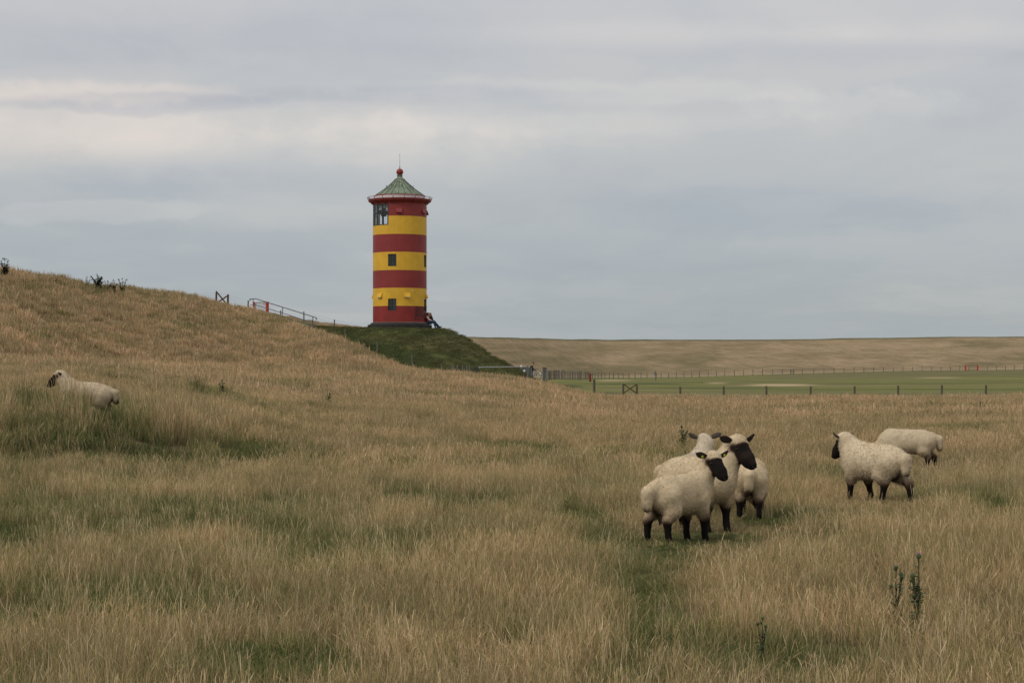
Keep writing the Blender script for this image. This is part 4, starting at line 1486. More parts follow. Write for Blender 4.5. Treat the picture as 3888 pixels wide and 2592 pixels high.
# ---- coat material
t = NT('wool_coat')
c = t.vcol(); o = t.objc()
a1 = t.noise(55, 5, .7, o); a2 = t.noise(14, 4, .6, o)
c = t.mix(1.0, c, t.ramp(a1, [(.3, .85), (.7, 1.10)]), 'MULTIPLY'); c = t.mix(1.0, c, t.ramp(a2, [(.3, .91), (.7, 1.06)]), 'MULTIPLY')
t.bump(t.math('ADD', a1, t.math('MULTIPLY', a2, 1.2)), .32, .012)
M_WOOL = t.fin(c, .95, spec=.05)
t = NT('wool_fibres'); M_FIB = t.fin(t.vcol(), .95, spec=.05)
t = NT('face_hair'); c = t.vcol(); a1 = t.noise(120, 4, .6, t.objc()); M_EAR = t.fin(t.mix(1.0, c, t.ramp(a1, [(.3, .7), (.7, 1.3)]), 'MULTIPLY'), .8, spec=.15)
M_EYE = simple('eye', (.006, .005, .004), .38, var=.1, spec=.3)
M_TAG = simple('yellow_ear_tag', (.42, .48, .04), .4, var=.1)
CREAM = np.array((.60, .485, .320)); CREAM2 = np.array((.54, .425, .270)); DIRT = np.array((.24, .175, .11)); BLK = np.array((.0105, .0088, .0080)); BRN = np.array((.070, .040, .025))


def ear_mesh(L, W, sgn):
    V, Fs = [], []
    n, m = 9, 10
    for i in range(n + 1):
        u = i / n
        w = W * (.45 + .55 * math.sin(math.pi * min(1, u * 1.1) * .5)) * math.sqrt(max(.02, 1 - max(0, (u - .45) / .55) ** 2.2))
        for j in range(m):
            a = 2 * math.pi * j / m
            yy = w * math.cos(a); th = .009 * math.sin(a)
            V.append((L * u, yy, th + 4.0 * yy * yy - .10 * u * u * L * 3))
    for i in range(n):
        for j in range(m):
            a0 = i * m + j; a1 = i * m + (j + 1) % m; Fs.append((a0, a1, a1 + m, a0 + m))
    V.append((L * 1.03, 0, -.03 * L * 3)); e = len(V) - 1
    for j in range(m): Fs.append((n * m + j, n * m + (j + 1) % m, e, e))
    return V, [tuple(dict.fromkeys(f)) for f in Fs]


def sheep(label, loc, heading, scale, poll, fdir, hs=1.0, feet=((0, 0), (0, 0), (0, 0), (0, 0)), ear=(1, 1), tags=(), wool_len=1.0, seed=0, grey=0.0, tone=1.0, dirt=0.0, eartilt=0.0, fw=1.0, rumpdrop=0.0, facebrown=0.0, nk=1.0):
    root = empty('sheep', loc, R(heading)); tag(root, label, 'sheep', 'sheep in the pasture')
    root.scale = (scale,) * 3
    hd = R(heading)
    d = Vector(fdir).normalized(); d = Matrix.Rotation(-hd, 3, 'Z') @ d
    s = d.cross(Vector((0, 0, 1))).normalized(); u = s.cross(d).normalized()     # s: right side seen from behind
    Pl = Vector(poll)
    W, Fc, Lg = 'wool', 'face', 'leg'
    e = lambda c, r, k=.09, tg=W: ('e', tuple(c), tuple(r), k, tg)
    cn = lambda a, b, r1, r2, k=.04, tg=W: ('c', tuple(a), tuple(b), r1, r2, k, tg)
    rd = rumpdrop
    prims = [e((-.27, 0, .505 - rd), (.225, .180 * fw, .198)), e((0, 0, .490), (.36, .192 * fw, .192)), e((.25, 0, .505), (.215, .165 * fw, .215)),
             e((-.02, 0, .565 - rd * .4), (.34, .13, .142)),
             cn((.28, 0, .53), (Pl - d * .05 - Vector((0, 0, .070))), .158 * nk, .094 * hs * nk, .10),
             cn((-.42, 0, .60 - rd), (-.53, 0, .54 - rd), .065, .070, .05), cn((-.535, 0, .55 - rd), (-.545, 0, .40 - rd), .070, .052, .02)]
    hh = hs
    prims += [('e', tuple(Pl), (.082 * hh,) * 3, .035, W), ('e', tuple(Pl + u * .030 * hh + d * .010 * hh), (.062 * hh,) * 3, .035, W),
              cn(Pl - u * .05 * hh, Pl + d * .08 * hh - u * .055 * hh, .074 * hh, .054 * hh, .05, W),
              cn(Pl + d * .05 * hh, Pl + d * .18 * hh - u * .004 * hh, .074 * hh, .054 * hh, .04, Fc),
              cn(Pl + d * .18 * hh - u * .006 * hh, Pl + d * .245 * hh - u * .018 * hh, .050 * hh, .044 * hh, .03, Fc),
              cn(Pl + d * .07 * hh - u * .045 * hh, Pl + d * .205 * hh - u * .045 * hh, .050 * hh, .036 * hh, .03, Fc)]
    # legs: front left, front right, hind left, hind right
    hoofs = []
    for i, sy in enumerate((1, -1)):
        dx, dy = feet[i]
        f = Vector((.27 + dx, sy * .105 + dy, .0))
        kn = Vector((.265 + dx * .45, sy * .11 + dy * .5, .255))
        prims += [cn((.22, sy * .105, .44), kn, .100, .054, .05, W), cn(kn, f + Vector((-.005, 0, .09)), .046, .030, .03, Lg), cn(f + Vector((-.005, 0, .09)), f + Vector((.014, 0, .022)), .031, .038, .02, Lg)]
    for i, sy in enumerate((1, -1)):
        dx, dy = feet[2 + i]
        hk = Vector((-.375 + dx * .7, sy * .115 + dy * .6, .255 - rd * .5)); f = Vector((-.36 + dx, sy * .115 + dy, 0))
        st = Vector((-.275 + dx * .2, sy * .120, .36 - rd))
        prims += [cn((-.30, sy * .09, .49 - rd), st, .132, .092, .06, W), cn(st, hk, .085, .050, .05, W), cn(hk, f + Vector((-.01, 0, .09)), .047, .032, .03, Lg), cn(f + Vector((-.01, 0, .09)), f + Vector((.014, 0, .022)), .033, .039, .02, Lg)]
    V, Q = build_sdf(prims, .0135)
    N, _ = vnormals(V, Q)
    g = {W: np.full(len(V), 9.), Fc: np.full(len(V), 9.), Lg: np.full(len(V), 9.)}
    for p in prims:
        tg = prim_tag(p); g[tg] = np.minimum(g[tg], d_prim(p, V))
    nz = n3(V, 9, seed * 3.7); nf = n3(V, 28, seed)
    rel = V - np.array(Pl); sd_ = rel @ np.array(d); su = rel @ np.array(u); ss = rel @ np.array(s)
    near = np.linalg.norm(rel - np.array(d) * .12 * hh, axis=1) < .22 * hh
    # black face from below the woolly forehead on, black round the eyes
    fm = sstep(.022, .050, sd_ / hh - np.maximum(su, 0) / hh * .42 + nz * .016) * near * (1 - sstep(.010, .028, g[Fc]))
    eyes = np.exp(-(((sd_ / hh - .06) / .045) ** 2 + ((su / hh - .008) / .035) ** 2) ** 1.5) * (np.abs(ss) > .03) * near
    cheek = np.exp(-(((sd_ / hh - .075) / .04) ** 2 + ((su / hh + .075) / .045) ** 2) ** 1.5)
    fm = np.clip(np.maximum(fm * (1 - cheek * .7), eyes), 0, 1)
    lm = (1 - sstep(.16, .35, V[:, 2] + nz * .06)) * (np.abs(V[:, 0] - Pl.x) > .0)
    lm = lm * (1 - sstep(.0, .03, g[Lg] - .02))
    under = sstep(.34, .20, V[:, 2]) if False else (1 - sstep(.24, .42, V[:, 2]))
    back = sstep(-.38, -.50, V[:, 0]) if False else (1 - sstep(-.52, -.40, V[:, 0]))
    col = lerp3(CREAM, CREAM2, np.clip(.5 + nz * .9, 0, 1)) * tone
    col = lerp3(col, np.array((.50, .47, .42)), np.full(len(V), grey))
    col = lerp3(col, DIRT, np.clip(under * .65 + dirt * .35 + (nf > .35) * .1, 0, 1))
    # wool coloured very dark brown between the thighs
    seat = np.exp(-((V[:, 1] / .055) ** 2 + ((V[:, 2] - .30) / .10) ** 2)) * (V[:, 0] < -.30)
    col = lerp3(col, BRN * .5, np.clip(seat * 1.3, 0, .95))
    col = lerp3(col, BRN * 1.6, np.clip(lm * 1.5, 0, 1) * .9); col = lerp3(col, BLK * 1.2, sstep(.30, .9, lm))
    col = lerp3(col, BRN * 2.2, sstep(.02, .4, fm) * .8); col = lerp3(col, BLK + BRN * .22 * (facebrown + .5) * np.clip(.5 + nz * 1.5, 0, 1)[:, None], sstep(.35, .8, fm))
    wool = 1 - np.maximum(sstep(.3, .7, lm), sstep(.2, .6, fm))
    crease = np.abs(n3(V * np.array([1, 1, .6]), 17, 5 + seed))
    V2 = V + N * ((nz * .006 + nf * .003 - np.maximum(.08 - crease, 0) * .045) * wool)[:, None]
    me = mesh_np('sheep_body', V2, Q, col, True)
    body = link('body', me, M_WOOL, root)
    # fleece: short locks standing out of the coat
    rng = np.random.default_rng(seed + 5)
    _, A = vnormals(V2, Q)
    fw_ = A * wool[Q[:, 0]]
    n = 15000
    fi = rng.choice(len(Q), n, p=fw_ / fw_.sum())
    b1 = rng.dirichlet((1, 1, 1, 1), n)
    pp = (V2[Q[fi]] * b1[:, :, None]).sum(1); nn = N[Q[fi, 0]]; cc = col[Q[fi, 0]]
    rnd = rng.normal(0, .35, (n, 3))
    dr = nn * .75 + rnd + np.array([-.15, 0, -.38]); dr /= np.linalg.norm(dr, axis=1)[:, None]
    ln = rng.uniform(.007, .016, n) * wool_len
    ln = ln * (1 + .6 * (pp[:, 2] < .36))
    sdv = np.cross(dr, rng.normal(0, 1, (n, 3))); sdv /= np.linalg.norm(sdv, axis=1)[:, None]
    wd = rng.uniform(.002, .004, n)[:, None]
    TV = np.stack([pp - sdv * wd - nn * .004, pp + sdv * wd - nn * .004, pp + dr * ln[:, None]], 1).reshape(-1, 3)
    TC = np.repeat(np.clip(cc * rng.uniform(.90, 1.10, n)[:, None], 0, 1), 3, 0)
    tag(link('fleece', mesh_np('fleece', TV, np.arange(3 * n).reshape(-1, 3), TC), M_FIB, root), kind='stuff')
    # ears, eyes, nostrils
    for k, sg in enumerate((1, -1)):
        o_ = Pl + s * sg * .070 * hh + u * .030 * hh - d * .005
        out_ = (s * sg * 1.0 + u * (.02 + eartilt) - d * .10).normalized()
        fwd = (d * .55 + u * -.45 + Vector((0, 0, -.25)));
        up_ = (d * .8 + u * .15); up_ = (up_ - out_ * up_.dot(out_)).normalized()
        wv = up_.cross(out_).normalized()
        M = Matrix((out_, wv, up_)).transposed()
        EV, EF = ear_mesh(.135 * hh * ear[k], .037 * hh, sg)
        mb = MB(); mb.add([o_ + M @ Vector(v) for v in EV], EF)
        em = mb.me('ear', True)
        ca = em.color_attributes.new('Col', 'FLOAT_COLOR', 'POINT')
        for i_ in range(len(em.vertices)): ca.data[i_].color = (*(BLK * 1.3 + BRN * (.25 + grey * .6) + grey * .06), 1)
        eo = link('ear', em, M_EAR, root)
        if k in tags:
            tm = MB(); c0 = o_ + M @ Vector((.062 * hh, .004, .012)); tm.tube(c0, c0 + up_ * .006, .015, .015, 10); tm.obj('ear_tag', M_TAG, eo)
        ey = MB(); ey.sphere(Pl + d * .082 * hh + s * sg * .066 * hh + u * .014 * hh, .013 * hh, 10, 8); ey.obj('eye', M_EYE, root, True)
        no = MB(); no.sphere(Pl + d * .284 * hh + s * sg * .017 * hh - u * .010 * hh, .008 * hh, 8, 6); no.obj('nostril', M_EYE, root, True)
    return root


def gp(px, D): return Vector((X(px, D), D, zf(X(px, D), D)))


sheep('cream sheep with yellow ear tags and black face, nearest of the tight group', gp(2580, 18.9), 47, .975, (.42, -.11, .865), (.40, -.66, -.58), hs=1.10, fw=.90, nk=.95, ear=(.85, 1.12), eartilt=.12, feet=((.0, .01), (.03, 0), (.0, .02), (.02, -.01)), tags=(0, 1), seed=1, tone=.98)
sheep('tall cream sheep with broad black face looking right, its chest behind the nearest sheep', gp(2650, 20.25), -52, 1.12, (.368, .166, .855), (.44, -.62, -.60), hs=1.16, fw=.93, ear=(.82, 1.12), eartilt=.14, feet=((.02, 0), (-.04, 0), (.02, 0), (-.03, 0)), seed=2, tone=.97, facebrown=.6)
sheep('pale grey woolled sheep facing away behind the group with both grey ears held out sideways', gp(2628, 22.4), 70, 1.04, (.46, -.03, .865), (-.22, .80, -.52), hs=.98, ear=(1.1, 1.1), seed=3, grey=.35, tone=1.0, eartilt=.22)
sheep('cream sheep grazing with woolly rump and fat tail turned to the camera', gp(2850, 21.9), 80, .97, (.62, 0, .30), (.45, 0, -.85), seed=4, fw=1.12, tone=1.0, feet=((0, 0), (.02, 0), (.02, 0), (-.03, 0)))
sheep('big white sheep walking off to the left with raised head, right of the tight group', gp(3318, 24.5), 122, 1.10, (.45, .06, .76), (-.40, .46, -.72), hs=1.04, feet=((.04, 0), (-.10, 0), (.10, 0), (-.10, -.04)), seed=5, grey=.18, tone=1.12, wool_len=1.5, fw=1.12, nk=1.12, ear=(.7, 1.05), eartilt=.18)
sheep('farthest sheep at right grazing with its head hidden behind the big white sheep', gp(3444, 32.4), 173, 1.03, (.64, 0, .30), (-.5, 0, -.8), feet=((0, 0), (0, 0), (.05, 0), (-.12, 0)), seed=6, tone=.98, fw=1.05, grey=.1)
sheep('lone sheep standing in tall grass at the left on the bank, black face turned left', gp(331, 35.2), 176, 1.02, (.53, 0, .84), (-.72, -.12, -.66), hs=1.08, seed=7, tone=.92, grey=.12, nk=1.16, fw=1.1, rumpdrop=.05, wool_len=1.4, ear=(.9, .9), eartilt=-.35)


# ================================================================== PEOPLE
M_SKIN = simple('skin', (.42, .24, .17), .6, var=.08)
M_HAIRD = simple('dark_hair', (.022, .017, .014), .7, var=.3)
M_JEANS = simple('blue_jeans', (.030, .055, .105), .9, var=.3, scale=20)
M_JEANS2 = simple('dark_trousers', (.020, .026, .040), .9, var=.3, scale=20)
M_CREAMJ = simple('cream_jacket', (.58, .52, .45), .85, var=.12)
M_VEST = simple('red_vest', (.26, .020, .030), .8, var=.2)
M_ORANGE = simple('orange_red_shirt', (.42, .055, .018), .8, var=.2)
M_NAVY = simple('dark_jacket', (.012, .018, .024), .8, var=.3)
M_SHOE = simple('dark_shoe', (.030, .024, .022), .5, var=.3)
M_SHOEW = simple('pale_shoe', (.50, .49, .46), .6, var=.1)


def sdf_obj(name, prims, mat, parent, h=.014):
    V, Q = build_sdf([('c', tuple(p[0]), tuple(p[1]), p[2], p[3], p[4] if len(p) > 4 else .02, 'x') for p in prims], h, .03)
    return link(name, mesh_np(name, V, Q, None, True), mat, parent)


def person(label, loc, J, tops, pants, shoes, hair_m, vest=None, face=(1, 0, 0), hair_len=.0, rz=0):
    """J: joint positions; limbs taper from the joint out"""
    root = empty('person', loc, rz); tag(root, label, 'person')
    v = lambda k: Vector(J[k])
    L = []
    L += [(v('pelvis'), v('belly'), .13, .12, .05), (v('belly'), v('chest'), .125, .145, .05), (v('chest'), v('neck'), .12, .055, .05), (v('neck'), v('head') - Vector((0, 0, .05)), .052, .06, .03), (v('head') - Vector((0, 0, .02)), v('head') + Vector((0, 0, .04)), .088, .098, .03)]
    fc = Vector(face).normalized()
    L += [(v('head') + fc * .06 - Vector((0, 0, .075)), v('head') + fc * .05 - Vector((0, 0, .03)), .045, .06, .03), (v('head') + fc * .10, v('head') + fc * .118 - Vector((0, 0, .022)), .010, .015, .012)]
    for q in 'LR':
        L += [(v('sh' + q), v('el' + q), .055, .043, .03), (v('el' + q), v('wr' + q), .042, .028, .02), (v('chest'), v('sh' + q), .10, .06, .05)]
        L += [(v('hip' + q), v('kn' + q), .088, .062, .04), (v('kn' + q), v('an' + q), .060, .040, .03), (v('an' + q), v('toe' + q), .042, .032, .02)]
        hd_ = (v('wr' + q) - v('el' + q)).normalized(); sd2 = hd_.cross(Vector((.3, .2, 1))).normalized(); dn = hd_.cross(sd2)
        L += [(v('wr' + q), v('wr' + q) + hd_ * .075, .030, .036, .02)]
    body_p = L
    b = sdf_obj('body', body_p, M_SKIN, root, .013)
    fm = MB()
    for q in 'LR':
        hd_ = (v('wr' + q) - v('el' + q)).normalized(); sd2 = hd_.cross(Vector((.3, .2, 1))).normalized(); dn = sd2.cross(hd_)
        k0 = v('wr' + q) + hd_ * .085
        for i, (off, ln) in enumerate(((-.026, .062), (-.009, .074), (.009, .070), (.025, .054))):
            a = k0 + sd2 * off; m_ = a + hd_ * ln * .5 - dn * .008; t_ = m_ + hd_ * ln * .42 - dn * .026
            fm.path([a, m_, t_], [.010, .009, .007], 6)
        a = v('wr' + q) + hd_ * .03 + sd2 * .034; fm.path([a, a + hd_ * .035 + sd2 * .020, a + hd_ * .062 + sd2 * .022 - dn * .012], [.011, .010, .008], 6)
    bm = bmesh.new(); bm.from_mesh(b.data); tmp = fm.me('fingers', True); bm.from_mesh(tmp); bm.to_mesh(b.data); bm.free()
    top, arm = tops
    P_ = [(v('pelvis') + Vector((0, 0, .02)), v('belly'), .142, .138, .05), (v('belly'), v('chest'), .138, .160, .05), (v('chest'), v('neck') - (v('neck') - v('chest')) * .25, .138, .075, .05)]
    A_ = []
    for q in 'LR':
        w_ = v('wr' + q).lerp(v('el' + q), .08)
        A_ += [(v('sh' + q), v('el' + q), .070, .055, .03), (v('el' + q), w_, .054, .040, .02), (v('chest'), v('sh' + q), .112, .074, .05)]
    if top is arm:
        sdf_obj('jacket', P_ + A_, top, root)
    else:
        sdf_obj('vest', [(a, b_, r1 + .006, r2 + .006, k) for a, b_, r1, r2, k in P_], top, root); sdf_obj('sleeves', A_, arm, root)
    T_ = []
    for q in 'LR':
        T_ += [(v('pelvis'), v('hip' + q), .140, .110, .05), (v('hip' + q), v('kn' + q), .105, .078, .04), (v('kn' + q), v('an' + q), .074, .062, .03)]
    sdf_obj('trousers', T_, pants, root)
    for q in 'LR': sdf_obj('shoe', [(v('an' + q) - Vector((0, 0, .03)), v('toe' + q), .052, .040, .03)], shoes, root, .011)
    hp_ = v('head') - fc * .025 + Vector((0, 0, .035))
    H_ = [(hp_, hp_ + Vector((0, 0, .02)), .104, .100, .04)]
    if hair_len: H_.append((hp_ - fc * .03, hp_ - fc * .06 - Vector((0, 0, hair_len)), .095, .06, .05))
    sdf_obj('hair', H_, hair_m, root)
    for sg in (1, -1):
        ey = MB(); sd3 = fc.cross(Vector((0, 0, 1))).normalized(); ey.sphere(v('head') + fc * .088 + sd3 * sg * .032 + Vector((0, 0, .008)), .011, 8, 6); ey.obj('eye', M_EYE, root, True)
    return root


def px2(px, py, px0, py0, k, y=0.0): return ((px - px0) / k, y, (py0 - py) / k)


# two people on the plinth of the lighthouse
ORG = P(1629, 1243, 139.6)
def q1(px, py, y=0.0): return px2(px, py, 1629, 1243, 50.1, y)
person('person in cream sleeved jacket and red vest sitting against the lighthouse on its plinth', ORG,
       dict(pelvis=q1(1627.5, 1223.5), belly=q1(1625.5, 1216), chest=q1(1623.6, 1208), neck=q1(1624.5, 1200.5), head=q1(1626.3, 1194), shL=q1(1622.5, 1204, .15), shR=q1(1623.5, 1204.5, -.15), elL=q1(1629, 1214, .2), elR=q1(1629.5, 1214.5, -.20), wrL=q1(1637, 1215.5, .05), wrR=q1(1638, 1216, -.08),
            hipL=q1(1629, 1223.5, .09), hipR=q1(1629, 1223.5, -.09), knL=q1(1647.5, 1219.5, .10), knR=q1(1647, 1221, -.10), anL=q1(1669, 1242, .12), anR=q1(1654, 1243.5, -.08), toeL=q1(1676, 1239.5, .14), toeR=q1(1659, 1245.5, -.1)),
       (M_VEST, M_CREAMJ), M_JEANS, M_SHOE, M_HAIRD, face=(1, -.1, -.1), hair_len=.10)
ORG2 = P(1636, 1243, 140.35)
def q2(px, py, y=0.0): return px2(px, py, 1636, 1243, 49.9, y)
person('person in orange red top with dark sleeves seated beside the cream jacket', ORG2,
       dict(pelvis=q2(1634, 1224), belly=q2(1633.5, 1217), chest=q2(1633, 1208.5), neck=q2(1633.5, 1201.5), head=q2(1634.6, 1194.6), shL=q2(1633, 1205, .15), shR=q2(1635, 1205, -.13), elL=q2(1641, 1214, .15), elR=q2(1642.5, 1211, -.10), wrL=q2(1646, 1216, .0), wrR=q2(1639.5, 1200, -.05),
            hipL=q2(1636, 1224, .09), hipR=q2(1636, 1224, -.09), knL=q2(1651, 1222, .1), knR=q2(1650.5, 1222, -.08), anL=q2(1666, 1241, .1), anR=q2(1663, 1242, -.06), toeL=q2(1672, 1240, .1), toeR=q2(1669, 1242.5, -.07)),
       (M_ORANGE, M_NAVY), M_JEANS2, M_SHOE, M_HAIRD, face=(1, -.3, -.1))
# man at the gate with a bicycle
GZ = gbase(2021, 190)
k_ = F / 190; y0_ = HZ + (EYE - GZ.z) * k_
def q3(px, py, y=0.0): return px2(px, py, 2021, y0_, k_, y)
person('person in dark jacket with short dark hair bent over a bicycle behind the gate post', GZ,
       dict(pelvis=q3(2019.5, 1409), belly=q3(2019, 1402), chest=q3(2018.5, 1393.5), neck=q3(2023, 1386.5), head=q3(2027.2, 1380.5), shL=q3(2018.5, 1391, .17), shR=q3(2019.5, 1391.5, -.17), elL=q3(2027, 1402.5, .2), elR=q3(2028, 1403, -.22), wrL=q3(2038, 1408.5, .12), wrR=q3(2038, 1408, -.22),
            hipL=q3(2020, 1411, .09), hipR=q3(2020, 1411, -.09), knL=q3(2023, 1426, .1), knR=q3(2020, 1426, -.1), anL=q3(2021, y0_ - 3, .1), anR=q3(2017, y0_ - 3, -.1), toeL=q3(2027, y0_ - 1.5, .1), toeR=q3(2023, y0_ - 1.5, -.1)),
       (M_NAVY, M_NAVY), M_JEANS2, M_SHOE, M_HAIRD, face=(.85, -.2, -.6))

# bicycle
BK = empty('bicycle', Vector((X(2030, 189.7), 189.7, gbase(2030, 189.7).z)), R(-38)); tag(BK, 'silver framed bicycle standing between the two thick gate posts', 'bicycle')
M_TYRE = simple('black_rubber', (.015, .015, .015), .8, var=.2)
M_SILV = simple('silver_frame', (.50, .50, .50), .35, .5, var=.15)
for wx in (-.52, .52):
    w_ = MB(); c0 = Vector((wx, 0, .34))
    w_.path([c0 + Vector((math.cos(a) * .33, 0, math.sin(a) * .33)) for a in np.linspace(0, 2 * math.pi, 29)], .021, 6, False)
    wo = w_.obj('wheel', M_TYRE, BK, True)
    r_ = MB(); r_.path([c0 + Vector((math.cos(a) * .30, 0, math.sin(a) * .30)) for a in np.linspace(0, 2 * math.pi, 29)], .012, 5, False); r_.obj('rim', M_SILV, wo)
    s_ = MB()
    for a in np.linspace(0, 2 * math.pi, 17)[:-1]: s_.tube(c0, c0 + Vector((math.cos(a) * .30, 0, math.sin(a) * .30)), .003, .003, 3, False)
    s_.obj('spokes', M_SILV, wo)
    g_ = MB(); g_.path([c0 + Vector((math.cos(a) * .365, 0, math.sin(a) * .365)) for a in np.linspace(.5, 2.6, 12)], .02, 5); g_.obj('mudguard', M_SILV, BK)
f_ = MB()
for a, b in (((-.10, 0, .30), (.40, 0, .82)), ((-.10, 0, .30), (-.24, 0, .80)), ((-.22, 0, .74), (.38, 0, .86)), ((-.52, 0, .34), (-.10, 0, .30)), ((-.52, 0, .34), (-.22, 0, .72)), ((.38, 0, .92), (.44, 0, .62)), ((.44, .06, .62), (.52, .06, .34)), ((.44, -.06, .62), (.52, -.06, .34))):
    f_.tube(a, b, .020)
f_.obj('frame', M_SILV, BK)
h_ = MB(); h_.tube((.37, 0, .90), (.36, 0, 1.04), .015); h_.path([(.22, .28, 1.06), (.32, .26, 1.06), (.38, .12, 1.05), (.36, 0, 1.04), (.38, -.12, 1.05), (.32, -.26, 1.06), (.22, -.28, 1.06)], .014, 6); h_.obj('handlebar', M_DARKM, BK)
s_ = MB(); s_.tube((-.24, 0, .80), (-.26, 0, .94), .014); s_.sphere((-.27, 0, .96), .13, 10, 6, (1, .6, .3)); s_.obj('saddle', M_TYRE, BK)
p_ = MB(); p_.box((-.52, 0, .74), (.36, .14, .02)); p_.obj('luggage_rack', M_DARKM, BK)
p_ = MB(); p_.tube((-.10, -.08, .30), (-.02, -.12, .14), .012); p_.box((-.02, -.16, .13), (.09, .07, .02)); p_.obj('pedal', M_TYRE, BK)
p_ = MB(); p_.tube((-.10, .08, .30), (-.18, .12, .45), .012); p_.box((-.18, .16, .46), (.09, .07, .02)); p_.obj('pedal', M_TYRE, BK)

# grey cart with white bags behind the barrier
CT = empty('cart', Vector((X(1984, 197), 197, gbase(1984, 197).z + .02))); tag(CT, 'grey box cart carrying white and red bags behind the barrier pole', 'cart')
def q4(px, py, y=0.0):
    k = F / 197; return Vector(px2(px, py, 1984, HZ + (EYE - CT.location.z) * k, k, y))
a_, b_ = q4(1966, 1396), q4(2006, 1418)
zm, zM = b_.z, a_.z
m = MB()
V_ = [(a_.x, -.35, zM), (b_.x, -.35, zM), (b_.x, .35, zM), (a_.x, .35, zM), (a_.x + .28, -.3, zm), (b_.x, -.3, zm), (b_.x, .3, zm), (a_.x + .28, .3, zm)]
m.add(V_, [(0, 1, 5, 4), (1, 2, 6, 5), (2, 3, 7, 6), (3, 0, 4, 7), (4, 5, 6, 7)]); m.obj('cart_box', M_GALV, CT)
m = MB(); m.box(((a_.x + b_.x) / 2, -.36, zM), (b_.x - a_.x + .06, .05, .05)); m.box(((a_.x + b_.x) / 2, .36, zM), (b_.x - a_.x + .06, .05, .05)); m.obj('cart_rim', M_DARKM, CT)
for wx in (.15,):
    for sy in (-.4, .4):
        m = MB(); c0 = Vector((wx, sy, .25)); m.path([c0 + Vector((math.cos(a) * .22, 0, math.sin(a) * .22)) for a in np.linspace(0, 2 * math.pi, 21)], .035, 6, False)
        for a in range(0, 360, 45): m.tube(c0, c0 + Vector((math.cos(R(a)) * .2, 0, math.sin(R(a)) * .2)), .008, .008, 3)
        m.obj('wheel', M_TYRE, CT)
m = MB(); m.tube((b_.x, 0, zm + .1), (b_.x + .5, 0, zm + .3), .02); m.obj('draw_bar', M_GALV, CT)
for pxc, pyc, sc, mt, lb, y_ in ((1979, 1394, (.13, .16, .20), M_WHITE, 'white bag standing up out of the grey cart', -.15), (1970, 1397, (.15, .15, .13), M_REDPOST, 'dull red bag at the left end of the grey cart', -.12), (1991, 1408, (.11, .08, .11), M_WHITE, 'small white bag hanging on the side of the grey cart', -.42)):
    c0 = q4(pxc, pyc, y_) + CT.location
    e = empty('bag', c0); tag(e, lb, 'bag')
    m = MB(); m.sphere((0, 0, 0), 1.0, 14, 10, sc)
    for i, p_ in enumerate(m.v): m.v[i] = p_ * (1 + .12 * mn.noise(p_ * 9 + Vector((i % 3, 0, 0)) * 0))
    m.obj('bag_body', mt, e, True)
    m = MB(); m.path([Vector((math.cos(a) * sc[0] * .5, 0, sc[2] * .9 + math.sin(a) * .07)) for a in np.linspace(0, math.pi, 9)], .01, 5); m.obj('bag_handle', mt, e)

# ================================================================== THISTLES AND WEEDS
M_THL = simple('thistle_leaf', (.052, .078, .030), .75, var=.35, scale=30)
M_THL2 = simple('weed_leaf', (.050, .075, .026), .75, var=.35, scale=30)
M_BUSHL = simple('dark_bush_leaf', (.020, .034, .018), .75, var=.4, scale=20)
M_STEM = simple('weed_stem', (.060, .072, .034), .8, var=.3)
M_PURP = simple('purple_bloom', (.30, .12, .30), .8, var=.2)


def leaf_me(L, W, spiky):
    V, Fs = [], []
    n = 7
    for i in range(n + 1):
        u = i / n
        w = W * (math.sin(math.pi * (u * .9 + .08)) ** .8) * (1.0 if not spiky else (1.25 if i % 2 else .55))
        x = L * u; z = .25 * L * math.sin(u * 2.2) - .25 * L * u * u
        V += [(x, -w, z + .25 * w), (x, 0, z - .1 * w), (x, w, z + .25 * w)]
    for i in range(n):
        a = 3 * i; Fs += [(a, a + 1, a + 4, a + 3), (a + 1, a + 2, a + 5, a + 4)]
    V.append((L * 1.08, 0, V[-2][2] - .02 * L)); e = len(V) - 1; Fs += [(3 * n, 3 * n + 1, e), (3 * n + 1, 3 * n + 2, e)]
    m = MB(); m.add(V, Fs); return m


